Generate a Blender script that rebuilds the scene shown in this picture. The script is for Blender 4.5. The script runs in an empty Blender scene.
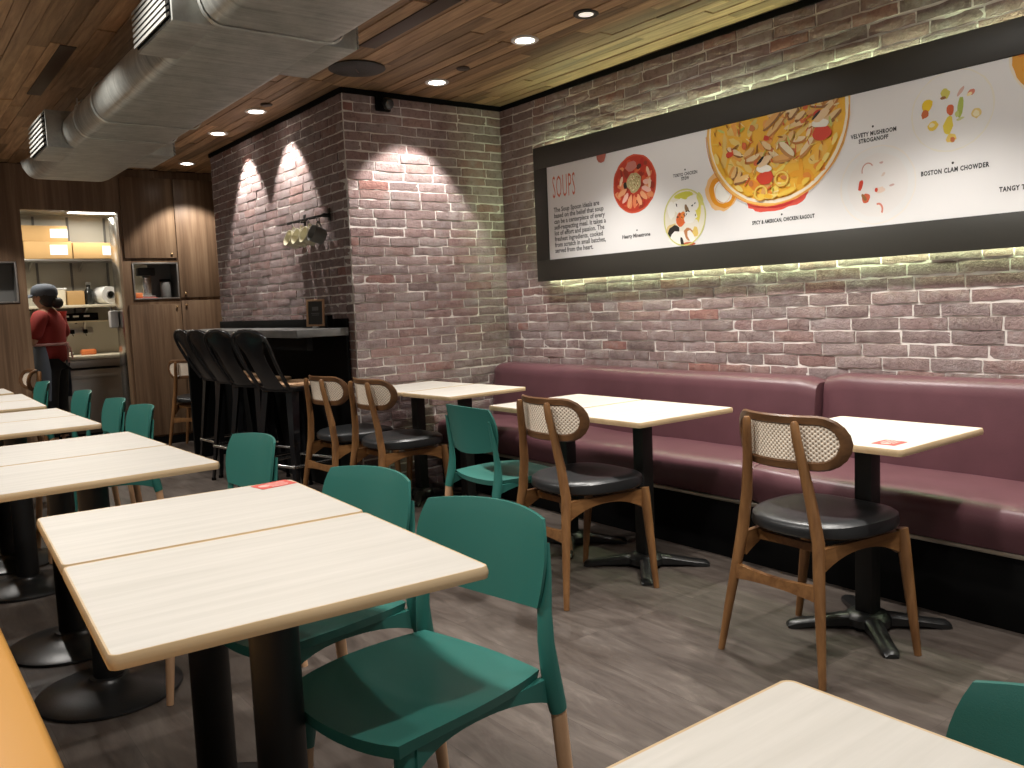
import bpy, bmesh, math, random
from mathutils import Vector, Matrix
S = bpy.context.scene
COL = S.collection
PI = math.pi
rnd = random.Random(7)

# ---------------------------------------------------------------- materials
def new_mat(name):
    m = bpy.data.materials.new(name); m.use_nodes = True
    nt = m.node_tree; b = nt.nodes['Principled BSDF']
    return m, nt, b

def N(nt, kind, **kw):
    n = nt.nodes.new(kind)
    for k, v in kw.items():
        if k.startswith('i_'):
            key = k[2:]
            n.inputs[int(key) if key.isdigit() else key].default_value = v
        else: setattr(n, k, v)
    return n

def plain(name, col, rough=.5, metal=0., spec=.5, bump=0., bscale=200., var=0.):
    m, nt, b = new_mat(name)
    b.inputs['Base Color'].default_value = (*col, 1)
    b.inputs['Roughness'].default_value = rough
    b.inputs['Metallic'].default_value = metal
    b.inputs['Specular IOR Level'].default_value = spec
    if bump or var:
        tc = N(nt, 'ShaderNodeTexCoord')
        no = N(nt, 'ShaderNodeTexNoise', i_Scale=bscale, i_Detail=4.)
        nt.links.new(tc.outputs['Object'], no.inputs['Vector'])
        if bump:
            bu = N(nt, 'ShaderNodeBump', i_Strength=bump, i_Distance=.002)
            nt.links.new(no.outputs['Fac'], bu.inputs['Height'])
            nt.links.new(bu.outputs['Normal'], b.inputs['Normal'])
        if var:
            n2 = N(nt, 'ShaderNodeTexNoise', i_Scale=bscale * .07, i_Detail=5.)
            nt.links.new(tc.outputs['Object'], n2.inputs['Vector'])
            r = N(nt, 'ShaderNodeValToRGB')
            r.color_ramp.elements[0].position = .3; r.color_ramp.elements[1].position = .7
            r.color_ramp.elements[0].color = (*[c * (1 - var) for c in col], 1)
            r.color_ramp.elements[1].color = (*[min(1, c * (1 + var)) for c in col], 1)
            nt.links.new(n2.outputs['Fac'], r.inputs['Fac'])
            nt.links.new(r.outputs['Color'], b.inputs['Base Color'])
    return m

def emit(name, col, strength):
    m, nt, b = new_mat(name)
    b.inputs['Base Color'].default_value = (*col, 1)
    b.inputs['Emission Color'].default_value = (*col, 1)
    b.inputs['Emission Strength'].default_value = strength
    return m

def ramp(nt, fac, stops):
    r = N(nt, 'ShaderNodeValToRGB')
    e = r.color_ramp.elements
    while len(e) < len(stops): e.new(.5)
    for k, (p, c) in enumerate(stops):
        e[k].position = p; e[k].color = (*c, 1)
    nt.links.new(fac, r.inputs['Fac'])
    return r.outputs['Color']

def wood(name, dark, light, axis='Y', scale=1., rough=.45, stretch=14., bump=.15, island=0., coord='Object', contrast=(.3, .72), spec=.4):
    """streaky grain running along one axis; island > 0 varies each loose piece"""
    m, nt, b = new_mat(name)
    tc = N(nt, 'ShaderNodeTexCoord')
    mp = N(nt, 'ShaderNodeMapping')
    sc = [stretch * scale] * 3
    sc['XYZ'.index(axis)] = 1. * scale
    mp.inputs['Scale'].default_value = sc
    nt.links.new(tc.outputs[coord], mp.inputs['Vector'])
    vec = mp.outputs['Vector']
    if island:
        geo = N(nt, 'ShaderNodeNewGeometry')
        mul = N(nt, 'ShaderNodeMath', operation='MULTIPLY', i_1=57.)
        nt.links.new(geo.outputs['Random Per Island'], mul.inputs[0])
        add = N(nt, 'ShaderNodeVectorMath', operation='ADD')
        nt.links.new(vec, add.inputs[0]); nt.links.new(mul.outputs[0], add.inputs[1])
        vec = add.outputs[0]
    n1 = N(nt, 'ShaderNodeTexNoise', i_Scale=2.2, i_Detail=7., i_Roughness=.62, i_Distortion=.35)
    nt.links.new(vec, n1.inputs['Vector'])
    c = ramp(nt, n1.outputs['Fac'], [(contrast[0], dark), (contrast[1], light)])
    if island:
        hs = N(nt, 'ShaderNodeHueSaturation')
        mr = N(nt, 'ShaderNodeMapRange', i_3=1 - island, i_4=1 + island)
        nt.links.new(geo.outputs['Random Per Island'], mr.inputs[0])
        nt.links.new(mr.outputs[0], hs.inputs['Value'])
        nt.links.new(c, hs.inputs['Color']); c = hs.outputs['Color']
    nt.links.new(c, b.inputs['Base Color'])
    b.inputs['Roughness'].default_value = rough
    b.inputs['Specular IOR Level'].default_value = spec
    if bump:
        bu = N(nt, 'ShaderNodeBump', i_Strength=bump, i_Distance=.002)
        nt.links.new(n1.outputs['Fac'], bu.inputs['Height'])
        nt.links.new(bu.outputs['Normal'], b.inputs['Normal'])
    return m

def brick_mat():
    m, nt, b = new_mat('washed_brick')
    geo = N(nt, 'ShaderNodeNewGeometry'); tc = N(nt, 'ShaderNodeTexCoord')
    base = ramp(nt, geo.outputs['Random Per Island'], [
        (0, (.21, .155, .148)), (.16, (.315, .235, .225)), (.34, (.29, .185, .175)), (.5, (.35, .27, .26)),
        (.66, (.27, .205, .20)), (.80, (.335, .215, .195)), (.91, (.235, .175, .168)), (.97, (.33, .165, .14)), (1, (.30, .22, .215))])
    n1 = N(nt, 'ShaderNodeTexNoise', i_Scale=26., i_Detail=8., i_Roughness=.7)
    nt.links.new(tc.outputs['Object'], n1.inputs['Vector'])
    wash = ramp(nt, n1.outputs['Fac'], [(.34, (.52, .47, .45)), (.5, (1, 1, 1)), (.68, (1.0, 1.0, 1.0))])
    mx = N(nt, 'ShaderNodeMix', data_type='RGBA', blend_type='MULTIPLY'); mx.inputs[0].default_value = .75
    nt.links.new(base, mx.inputs[6]); nt.links.new(wash, mx.inputs[7])
    n2 = N(nt, 'ShaderNodeTexNoise', i_Scale=9., i_Detail=6., i_Roughness=.65)
    nt.links.new(tc.outputs['Object'], n2.inputs['Vector'])
    lime = ramp(nt, n2.outputs['Fac'], [(.50, (0, 0, 0)), (.74, (.6, .6, .6))])
    m2 = N(nt, 'ShaderNodeMix', data_type='RGBA')
    nt.links.new(lime, m2.inputs[0]); nt.links.new(mx.outputs[2], m2.inputs[6])
    m2.inputs[7].default_value = (.44, .395, .38, 1)
    nt.links.new(m2.outputs[2], b.inputs['Base Color'])
    b.inputs['Roughness'].default_value = .85
    b.inputs['Specular IOR Level'].default_value = .25
    n3 = N(nt, 'ShaderNodeTexNoise', i_Scale=70., i_Detail=6., i_Roughness=.7)
    nt.links.new(tc.outputs['Object'], n3.inputs['Vector'])
    bu = N(nt, 'ShaderNodeBump', i_Strength=1., i_Distance=.010)
    nt.links.new(n3.outputs['Fac'], bu.inputs['Height'])
    nt.links.new(bu.outputs['Normal'], b.inputs['Normal'])
    return m

def floor_mat():
    m, nt, b = new_mat('grey_vinyl_planks')
    tc = N(nt, 'ShaderNodeTexCoord')
    sw = N(nt, 'ShaderNodeMapping'); sw.inputs['Rotation'].default_value = (0, 0, PI / 2)
    nt.links.new(tc.outputs['Object'], sw.inputs['Vector'])
    br = N(nt, 'ShaderNodeTexBrick', offset=.37)
    br.inputs['Scale'].default_value = 1.; br.inputs['Brick Width'].default_value = 1.2
    br.inputs['Row Height'].default_value = .18; br.inputs['Mortar Size'].default_value = .0005
    br.inputs['Mortar Smooth'].default_value = 0.
    br.inputs['Color1'].default_value = (.0, 0, 0, 1); br.inputs['Color2'].default_value = (1, 1, 1, 1)
    br.inputs['Mortar'].default_value = (.5, .5, .5, 1)
    nt.links.new(sw.outputs['Vector'], br.inputs['Vector'])
    mp = N(nt, 'ShaderNodeMapping'); mp.inputs['Scale'].default_value = (9, 1.8, 1)
    nt.links.new(tc.outputs['Object'], mp.inputs['Vector'])
    ad = N(nt, 'ShaderNodeVectorMath', operation='MULTIPLY_ADD')
    nt.links.new(br.outputs['Color'], ad.inputs[0]); ad.inputs[1].default_value = (7, 31, 3)
    nt.links.new(mp.outputs['Vector'], ad.inputs[2])
    n1 = N(nt, 'ShaderNodeTexNoise', i_Scale=1.6, i_Detail=9., i_Roughness=.66, i_Distortion=.6)
    nt.links.new(ad.outputs[0], n1.inputs['Vector'])
    c = ramp(nt, n1.outputs['Fac'], [(.30, (.040, .031, .025)), (.44, (.072, .057, .048)), (.58, (.100, .082, .070)), (.74, (.155, .129, .110))])
    hs = N(nt, 'ShaderNodeHueSaturation')
    mr = N(nt, 'ShaderNodeMapRange', i_3=.90, i_4=1.10)
    nt.links.new(br.outputs['Color'], mr.inputs[0]); nt.links.new(mr.outputs[0], hs.inputs['Value'])
    nt.links.new(c, hs.inputs['Color'])
    dk = N(nt, 'ShaderNodeMix', data_type='RGBA')
    nt.links.new(br.outputs['Fac'], dk.inputs[0]); nt.links.new(hs.outputs['Color'], dk.inputs[6])
    dk.inputs[7].default_value = (.03, .024, .02, 1)
    nt.links.new(dk.outputs[2], b.inputs['Base Color'])
    b.inputs['Roughness'].default_value = .42
    b.inputs['Specular IOR Level'].default_value = .35
    bu = N(nt, 'ShaderNodeBump', i_Strength=.12, i_Distance=.002)
    nt.links.new(n1.outputs['Fac'], bu.inputs['Height']); nt.links.new(bu.outputs['Normal'], b.inputs['Normal'])
    return m

def duct_mat():
    m, nt, b = new_mat('galvanised_steel')
    tc = N(nt, 'ShaderNodeTexCoord')
    n1 = N(nt, 'ShaderNodeTexNoise', i_Scale=9., i_Detail=6., i_Roughness=.7)
    nt.links.new(tc.outputs['Object'], n1.inputs['Vector'])
    mp = N(nt, 'ShaderNodeMapping'); mp.inputs['Scale'].default_value = (1.2, 26, 1.2)
    nt.links.new(tc.outputs['Object'], mp.inputs['Vector'])
    n2 = N(nt, 'ShaderNodeTexNoise', i_Scale=1.5, i_Detail=6., i_Roughness=.6)
    nt.links.new(mp.outputs['Vector'], n2.inputs['Vector'])
    mx = N(nt, 'ShaderNodeMath', operation='ADD')
    nt.links.new(n1.outputs['Fac'], mx.inputs[0]); nt.links.new(n2.outputs['Fac'], mx.inputs[1])
    hf = N(nt, 'ShaderNodeMath', operation='MULTIPLY', i_1=.5)
    nt.links.new(mx.outputs[0], hf.inputs[0])
    c = ramp(nt, hf.outputs[0], [(.34, (.26, .27, .25)), (.66, (.56, .57, .53))])
    nt.links.new(c, b.inputs['Base Color'])
    b.inputs['Metallic'].default_value = .6
    rr = N(nt, 'ShaderNodeMapRange', i_3=.32, i_4=.55)
    nt.links.new(hf.outputs[0], rr.inputs[0]); nt.links.new(rr.outputs[0], b.inputs['Roughness'])
    bu = N(nt, 'ShaderNodeBump', i_Strength=.55, i_Distance=.006)
    nt.links.new(n2.outputs['Fac'], bu.inputs['Height']); nt.links.new(bu.outputs['Normal'], b.inputs['Normal'])
    return m

def cane_mat():
    m, nt, b = new_mat('woven_cane')
    tc = N(nt, 'ShaderNodeTexCoord'); sp = N(nt, 'ShaderNodeSeparateXYZ')
    nt.links.new(tc.outputs['Object'], sp.inputs[0])
    def wave(src, f, ph=0.):
        a = N(nt, 'ShaderNodeMath', operation='MULTIPLY_ADD', i_1=f, i_2=ph); nt.links.new(src, a.inputs[0])
        s = N(nt, 'ShaderNodeMath', operation='SINE'); nt.links.new(a.outputs[0], s.inputs[0]); return s.outputs[0]
    a = wave(sp.outputs['Y'], 2 * PI / .016); c = wave(sp.outputs['Z'], 2 * PI / .016)
    mu = N(nt, 'ShaderNodeMath', operation='MULTIPLY'); nt.links.new(a, mu.inputs[0]); nt.links.new(c, mu.inputs[1])
    col = ramp(nt, mu.outputs[0], [(.0, (.95, .83, .68)), (.45, (.92, .78, .62)), (.75, (.34, .21, .12))])
    nt.links.new(col, b.inputs['Base Color'])
    b.inputs['Roughness'].default_value = .6
    bu = N(nt, 'ShaderNodeBump', i_Strength=.6, i_Distance=.003); bu.invert = True
    nt.links.new(mu.outputs[0], bu.inputs['Height']); nt.links.new(bu.outputs['Normal'], b.inputs['Normal'])
    return m

def paint_mat():
    m, nt, b = new_mat('printed_ink')
    at = N(nt, 'ShaderNodeAttribute', attribute_name='Col')
    nt.links.new(at.outputs['Color'], b.inputs['Base Color'])
    b.inputs['Roughness'].default_value = .5; b.inputs['Specular IOR Level'].default_value = .3
    return m

def wallwood_mat():
    """walnut veneer in vertical strips"""
    m, nt, b = new_mat('walnut_veneer')
    tc = N(nt, 'ShaderNodeTexCoord')
    mp = N(nt, 'ShaderNodeMapping'); mp.inputs['Scale'].default_value = (16, 16, .55)
    nt.links.new(tc.outputs['Object'], mp.inputs['Vector'])
    n1 = N(nt, 'ShaderNodeTexNoise', i_Scale=2., i_Detail=8., i_Roughness=.65, i_Distortion=.3)
    nt.links.new(mp.outputs['Vector'], n1.inputs['Vector'])
    m2 = N(nt, 'ShaderNodeMapping'); m2.inputs['Scale'].default_value = (5.5, 5.5, .05)
    nt.links.new(tc.outputs['Object'], m2.inputs['Vector'])
    n2 = N(nt, 'ShaderNodeTexNoise', i_Scale=1.5, i_Detail=2.)
    nt.links.new(m2.outputs['Vector'], n2.inputs['Vector'])
    ad = N(nt, 'ShaderNodeMath', operation='ADD'); nt.links.new(n1.outputs['Fac'], ad.inputs[0]); nt.links.new(n2.outputs['Fac'], ad.inputs[1])
    hf = N(nt, 'ShaderNodeMath', operation='MULTIPLY', i_1=.5); nt.links.new(ad.outputs[0], hf.inputs[0])
    c = ramp(nt, hf.outputs[0], [(.32, (.075, .042, .024)), (.5, (.165, .100, .058)), (.66, (.27, .178, .108))])
    nt.links.new(c, b.inputs['Base Color'])
    b.inputs['Roughness'].default_value = .42; b.inputs['Specular IOR Level'].default_value = .35
    return m

M = {}
M['brick'] = brick_mat()
M['mortar'] = plain('mortar', (.74, .69, .65), .9, spec=.2, bump=.6, bscale=120, var=.12)
M['floor'] = floor_mat()
M['plank'] = wood('ceiling_planks', (.19, .112, .056), (.46, .30, .165), 'Y', 1., .6, 16., .25, island=.42, coord='Object')
M['walnut'] = wallwood_mat()
M['duct'] = duct_mat()
M['black'] = plain('black_paint', (.003, .003, .003), .7, spec=.1)
M['blackmetal'] = plain('black_powder_coat', (.006, .006, .006), .5, bump=.1, bscale=300)
M['cast'] = plain('black_cast_iron', (.012, .012, .012), .33, bump=.25, bscale=160)
M['stool'] = plain('black_gloss_metal', (.010, .010, .011), .22)
M['laminate'] = wood('pale_ash_laminate', (.555, .53, .48), (.65, .62, .57), 'X', 1., .42, 16., .03, contrast=(.3, .7))
M['edge'] = wood('pale_wood_edging', (.50, .36, .20), (.66, .50, .31), 'X', 1., .4, 6., .02)
M['green'] = plain('green_polypropylene', (.031, .168, .140), .40, bump=.12, bscale=500)
M['legwood'] = wood('pale_beech', (.50, .29, .16), (.70, .45, .27), 'Z', 1.5, .45, 9., .05)
M['teak'] = wood('oiled_teak', (.13, .056, .020), (.29, .145, .055), 'Z', 1.8, .38, 7., .06)
M['teakh'] = wood('oiled_teak_rail', (.14, .060, .021), (.30, .15, .056), 'X', 1.8, .38, 7., .06)
M['teakd'] = wood('dark_teak', (.078, .036, .016), (.19, .092, .038), 'Y', 1.8, .38, 7., .06)
M['leather'] = plain('black_leatherette', (.018, .019, .020), .34, bump=.2, bscale=260)
M['cane'] = cane_mat()
M['burgundy'] = plain('burgundy_leatherette', (.116, .049, .059), .36, bump=.18, bscale=120, var=.08)
M['yellow'] = plain('mustard_leatherette', (.60, .30, .07), .45, bump=.12, bscale=150)
M['trim'] = plain('brushed_metal_strip', (.55, .50, .42), .3, metal=.9)
M['board'] = plain('dark_olive_board', (.032, .030, .024), .5)
M['paper'] = plain('white_print', (.78, .77, .76), .45, spec=.3)
M['ink'] = plain('dark_grey_ink', (.03, .03, .03), .6)
M['inkgrey'] = plain('grey_ink', (.09, .085, .085), .6)
M['inkred'] = plain('coral_ink', (.66, .16, .09), .6)
M['paint'] = paint_mat()
M['led'] = emit('led_strip_light', (.78, 1., .60), 34.)
M['lamp'] = emit('lamp_lens', (1., .93, .82), 16.)
M['tubelamp'] = emit('tube_lens', (1., .95, .86), 7.)
M['dimlamp'] = emit('dim_lens', (1., .93, .82), .6)
M['white'] = plain('white_plastic', (.75, .74, .72), .4)
M['louvre'] = plain('pale_grey_louvre', (.30, .30, .28), .5)
M['ceilgrey'] = plain('dark_grey_grille', (.035, .034, .032), .6, bump=.4, bscale=900)
M['brownslot'] = plain('dark_brown_slot', (.05, .032, .02), .55)
M['chrome'] = plain('stainless_steel', (.60, .59, .57), .22, metal=1.)
M['steel'] = plain('brushed_stainless', (.50, .48, .45), .32, metal=.9, bump=.08, bscale=80)
M['ovalgrey'] = plain('grey_painted_steel', (.16, .155, .145), .45)
M['stonetop'] = plain('grey_stone_top', (.17, .17, .165), .35, var=.2, bscale=120)
M['brass'] = plain('brass_knob', (.75, .5, .25), .3, metal=1.)
M['sticker'] = plain('coral_red_sticker', (.62, .10, .08), .5)
M['stickertext'] = plain('pale_pink_print', (.75, .45, .40), .5)
M['enamel'] = plain('cream_enamel', (.68, .63, .45), .3)
M['enamelgrey'] = plain('grey_enamel', (.18, .175, .16), .35)
M['cardboard'] = plain('kraft_cardboard', (.44, .27, .11), .8, var=.08, bscale=60)
M['tile'] = plain('cream_tile', (.54, .52, .45), .35)
M['glassdark'] = plain('dark_glass', (.02, .021, .02), .08)
M['orange'] = plain('orange_plastic', (.75, .22, .07), .45)
M['cream'] = plain('cream_plastic', (.70, .64, .50), .45)
M['redfab'] = plain('red_cotton', (.34, .034, .030), .8, bump=.4, bscale=90)
M['apron'] = plain('blue_grey_cotton', (.10, .12, .155), .85)
M['strings'] = plain('pale_pink_tape', (.72, .42, .40), .7)
M['trousers'] = plain('black_cotton', (.010, .010, .011), .85)
M['skin'] = plain('skin', (.52, .30, .20), .5)
M['hair'] = plain('dark_hair', (.018, .014, .012), .5)
M['cap'] = plain('slate_blue_cotton', (.085, .10, .13), .8)
M['blue'] = plain('blue_plastic', (.05, .10, .25), .4)
M['orangered'] = plain('orange_red_board', (.55, .13, .05), .5)

# ---------------------------------------------------------------- mesh building
class MB:
    def __init__(s): s.v = []; s.f = []; s.mi = []; s.sm = []; s.col = []
    def add(s, vs, fs, mi=0, sm=True, col=None):
        o = len(s.v); s.v += [tuple(x) for x in vs]
        for f in fs:
            s.f.append(tuple(o + i for i in f)); s.mi.append(mi); s.sm.append(sm); s.col.append(col)
        return s
    def box(s, x0, x1, y0, y1, z0, z1, mi=0, bev=0., seg=2, M4=None):
        bm = bmesh.new()
        r = bmesh.ops.create_cube(bm, size=1.)
        for v in bm.verts:
            v.co = Vector(((x0 + x1) / 2 + v.co.x * (x1 - x0), (y0 + y1) / 2 + v.co.y * (y1 - y0), (z0 + z1) / 2 + v.co.z * (z1 - z0)))
        if bev: bmesh.ops.bevel(bm, geom=list(bm.edges), offset=bev, segments=seg, affect='EDGES', profile=.5)
        s.frombm(bm, mi, bool(bev), M4); return s
    def frombm(s, bm, mi=0, sm=True, M4=None):
        if M4 is not None: bm.transform(M4)
        bm.verts.index_update()
        s.add([v.co[:] for v in bm.verts], [[v.index for v in f.verts] for f in bm.faces], mi, sm)
        bm.free()
    def loft(s, rings, closed=True, cap=True, mi=0, sm=True):
        n = len(rings[0]); vs = [p for r in rings for p in r]; fs = []
        for i in range(len(rings) - 1):
            for j in range(n if closed else n - 1):
                a = i * n + j; b = i * n + (j + 1) % n
                fs.append((a, b, b + n, a + n))
        if cap and closed:
            fs.append(tuple(range(n - 1, -1, -1))); k = (len(rings) - 1) * n
            fs.append(tuple(range(k, k + n)))
        s.add(vs, fs, mi, sm); return s
    def tube(s, pts, rad, n=10, mi=0, flat=1., up=None, cap=True):
        """rad: number or list; flat: ratio of second cross axis"""
        P = [Vector(p) for p in pts]; R = rad if isinstance(rad, (list, tuple)) else [rad] * len(P)
        rings = []; prev = None
        for i, p in enumerate(P):
            d = (P[min(i + 1, len(P) - 1)] - P[max(i - 1, 0)]).normalized()
            if prev is None:
                u = Vector(up) if up else (Vector((0, 0, 1)) if abs(d.z) < .9 else Vector((1, 0, 0)))
            else: u = prev
            u = (u - d * u.dot(d)).normalized(); prev = u; w = d.cross(u)
            r = R[i]; ra, rb = r if isinstance(r, (list, tuple)) else (r, r * flat)
            rings.append([p + u * ra * math.cos(2 * PI * k / n) + w * rb * math.sin(2 * PI * k / n) for k in range(n)])
        return s.loft(rings, True, cap, mi)
    def lathe(s, prof, c=(0, 0, 0), n=24, mi=0, cap=True, sx=1., sy=1.):
        rings = [[(c[0] + sx * r * math.cos(2 * PI * k / n), c[1] + sy * r * math.sin(2 * PI * k / n), c[2] + z) for k in range(n)] for r, z in prof]
        return s.loft(rings, True, cap, mi)
    def extrude(s, poly, axis, a, b, mi=0, sm=False):
        """poly: 2d pts in the other two axes (cyclic order), extruded along axis from a to b"""
        def P(p, t):
            if axis == 'x': return (t, p[0], p[1])
            if axis == 'y': return (p[0], t, p[1])
            return (p[0], p[1], t)
        n = len(poly)
        vs = [P(p, a) for p in poly] + [P(p, b) for p in poly]
        fs = [tuple(range(n - 1, -1, -1)), tuple(range(n, 2 * n))] + [(i, (i + 1) % n, n + (i + 1) % n, n + i) for i in range(n)]
        return s.add(vs, fs, mi, sm)
    def build(s, name, mats, parent=None, loc=None, rotz=0., autosm=40.):
        me = bpy.data.meshes.new(name); me.from_pydata(s.v, [], s.f)
        for m in (mats if isinstance(mats, (list, tuple)) else [mats]): me.materials.append(m)
        me.polygons.foreach_set('material_index', s.mi)
        me.polygons.foreach_set('use_smooth', s.sm)
        if any(c is not None for c in s.col):
            ca = me.color_attributes.new('Col', 'FLOAT_COLOR', 'CORNER'); k = 0
            buf = []
            for p, c in zip(s.f, s.col): buf += [*(c or (1, 1, 1)), 1.] * len(p)
            ca.data.foreach_set('color', buf)
        bm = bmesh.new(); bm.from_mesh(me); bmesh.ops.recalc_face_normals(bm, faces=bm.faces)
        for e in bm.edges:
            if len(e.link_faces) == 2 and e.calc_face_angle(0) > math.radians(autosm): e.smooth = False
        bm.to_mesh(me); bm.free(); me.update()
        o = bpy.data.objects.new(name, me); COL.objects.link(o)
        if parent: o.parent = parent
        if loc: o.location = loc
        if rotz: o.rotation_euler = (0, 0, rotz)
        return o

def tag(o, label=None, cat=None, group=None, kind=None):
    if label: o['label'] = label
    if cat: o['category'] = cat
    if group: o['group'] = group
    if kind: o['kind'] = kind
    return o
def empty(name, label, cat, loc, rotz=0., group=None):
    o = bpy.data.objects.new(name, None); COL.objects.link(o)
    o.empty_display_size = .1; o.location = loc; o.rotation_euler = (0, 0, rotz)
    return tag(o, label, cat, group)
def struct(o): o['kind'] = 'structure'; return o
KIDS = {}
def kids(o): return [c for c in COL.objects if c.parent == o]
def dup(o, loc, rotz, label, group=None):
    def cp(x, par):
        c = x.copy(); COL.objects.link(c)
        if par: c.parent = par
        for k in kids(x): cp(k, c)
        return c
    r = cp(o, None); r.location = loc; r.rotation_euler = (0, 0, rotz); r['label'] = label
    if group: r['group'] = group
    return r

# ---------------------------------------------------------------- the room
W, YB, XC, YC, YF, HC = 3.93, 5.265, 2.642, 7.96, 9.05, 2.736
HW = 2.702          # top of the brick

def brick_wall(name, org, ud, nd, length, height, seed, back=.10):
    """a slab with brick slips: org = lower corner, ud = along the wall, nd = out of it"""
    R = random.Random(seed); mb = MB()
    O = Vector(org); U = Vector(ud); Nn = Vector(nd); Z = Vector((0, 0, 1))
    P = lambda u, z, d: O + U * u + Z * z + Nn * d
    dm = -.0062                                   # mortar face lies behind the brick faces
    c = [P(u, z, d) for d in (dm, -back) for u, z in ((0, 0), (length, 0), (length, height), (0, height))]
    mb.add(c, [(0, 1, 2, 3), (7, 6, 5, 4), (0, 4, 5, 1), (1, 5, 6, 2), (2, 6, 7, 3), (3, 7, 4, 0)], 1, False)
    pitch, bl, gap = .0632, .235, .0095
    z = 0.; row = 0
    while z < height - .01:
        z1 = min(z + pitch - gap, height)
        u = -(bl * .5 if row % 2 else 0) + R.uniform(-.03, .03) - .02
        while u < length:
            L = bl * R.choice((.55, 1, 1, 1, 1, 1, 1.06, .94))
            a, b = max(u, .004), min(u + L - gap, length - .002)
            u += L
            if b - a < .02: continue
            nx = max(3, int((b - a) / .042) + 1); ny = 4
            base = R.uniform(-.003, .004); tz = R.uniform(-.0015, .0015); vs = []
            rim = []
            for j in range(ny):
                for i in range(nx):
                    fu = i / (nx - 1); fz = j / (ny - 1)
                    e = i in (0, nx - 1) or j in (0, ny - 1)
                    uu = a + (b - a) * fu + (R.uniform(-.002, .002) if e else 0) 
                    zz = z + (z1 - z) * fz + tz * (fu - .5) * 2 + (R.uniform(-.0034, .0030) if e else R.uniform(-.003, .003))
                    d = base + R.uniform(-.0022, .0022) - (.0022 if e else 0) - (.001 if (i in (0, nx - 1) and j in (0, ny - 1)) else 0)
                    vs.append(P(max(.001, min(length - .001, uu)), max(0, min(height, zz)), d))
            fs = [(j * nx + i, j * nx + i + 1, (j + 1) * nx + i + 1, (j + 1) * nx + i) for j in range(ny - 1) for i in range(nx - 1)]
            ring = [i for i in range(nx)] + [j * nx + nx - 1 for j in range(1, ny)] + [(ny - 1) * nx + i for i in range(nx - 2, -1, -1)] + [j * nx for j in range(ny - 2, 0, -1)]
            k = len(vs)
            for q in ring:
                v = vs[q]; vs.append(v + Nn * (dm - .002 - (v - O).dot(Nn)))
            m = len(ring)
            fs += [(ring[(t + 1) % m], ring[t], k + t, k + (t + 1) % m) for t in range(m)]
            mb.add(vs, fs, 0, True)
        z += pitch; row += 1
    o = mb.build(name, [M['brick'], M['mortar']], autosm=50.)
    return struct(o)

brick_wall('wall_right', (W, -.9, 0), (0, 1, 0), (-1, 0, 0), YB + .9 + .004, HW, 3)
brick_wall('wall_back', (XC + .004, YB, 0), (1, 0, 0), (0, -1, 0), W - XC + .006, HW, 5)
brick_wall('wall_recess', (XC, YB + .013, 0), (0, 1, 0), (-1, 0, 0), YC - YB - .013, HW, 9)

o = MB().box(-3., W + .1, -.9, 11.8, -.10, 0).build('floor', M['floor']); struct(o)

# plank ceiling
mb = MB(); R = random.Random(21); x = -3.
mb.box(-3., W + .1, -.9, 11.8, HC + .014, HC + .06, 1)
while x < W + .1:
    w = R.choice((.06, .08, .08, .095)); y = -.9 - R.uniform(0, 1.2)
    while y < YF:
        L = R.choice((.55, .9, 1.2, 1.6)) * R.uniform(.85, 1.15)
        a, b = max(y, -.9), min(y + L, YF - .005)
        if b - a > .05: mb.box(x, min(x + w - .0035, W + .1), a, b - .004, HC + R.choice((0, 0, .003, .006)), HC + .016)
        y += L
    x += w
struct(mb.build('ceiling', [M['plank'], M['black']]))

# black shadow-gap trim at the top of the brick
struct(MB().box(W - .006, W + .05, -.9, YB - .02, HW - .001, HC - .001).build('trim_1', M['black']))
struct(MB().box(XC - .006, W + .02, YB - .012, YB + .05, HW - .001, HC - .001).build('trim_2', M['black']))
struct(MB().box(XC - .012, XC + .05, YB - .002, YC, HW - .001, HC - .001).build('trim_3', M['black']))

# far wall, walnut veneer with openings (hatch on the left, kitchen doorway, niche on the right)
mb = MB(); T = .10
def wb(x0, x1, z0, z1): mb.box(x0, x1, YF, YF + T, z0, z1)
DX0, DX1, DZ = 1.235, 2.068, 2.322
wb(-3., .82, 0, HC - .002); wb(.82, 1.165, 0, 1.47); wb(.82, 1.165, 1.85, HC - .002); wb(1.165, DX0, 0, HC - .002)
wb(DX0, DX1, DZ, HC - .002); wb(DX1, 2.158, 0, HC - .002); wb(2.158, 2.6, 0, 1.465); wb(2.158, 2.6, 1.832, HC - .002); wb(2.6, W + .1, 0, HC - .002)
struct(mb.build('wall_far', M['walnut']))
struct(MB().box(-3., DX0, YF - .012, YF, 0, .08).box(DX1, 3.39, YF - .012, YF, 0, .08).build('baseboard_far', M['black']))
# end of the brick recess: a short return in walnut
struct(MB().box(3.40, 3.46, YC + .002, YF - .001, 0, HC - .002).box(XC + .105, 3.40, YC - .06, YC - .002, 0, HC - .002).build('wall_return', M['walnut']))

# cupboard doors on the walnut wall right of the niche
cup = empty('wall_cupboard', 'flush walnut cupboard doors with small round knobs at the right end of the far wall', 'cupboard', (2.36, YF, 0))
def door(x0, x1, z0, z1, kx, kz):
    d = MB().box(x0 - 2.36, x1 - 2.36, -.019, -.001, z0, z1, 0, .002).build('door', M['walnut'], cup)
    MB().lathe([(.004, 0), (.004, .006), (.010, .009), (.011, .014), (.007, .017), (.0, .018)], n=12).build('knob', M['brass'], d, (kx - 2.36, -.019, kz)).rotation_euler = (PI / 2, 0, 0)
door(2.10, 2.597, 1.875, 2.66, 2.545, 1.915)
door(2.604, 3.36, 1.475, 2.66, 2.650, 1.515)
door(2.10, 2.597, .10, 1.415, 2.555, 1.385)
door(2.604, 3.36, .10, 1.445, 2.650, 1.40)

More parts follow.
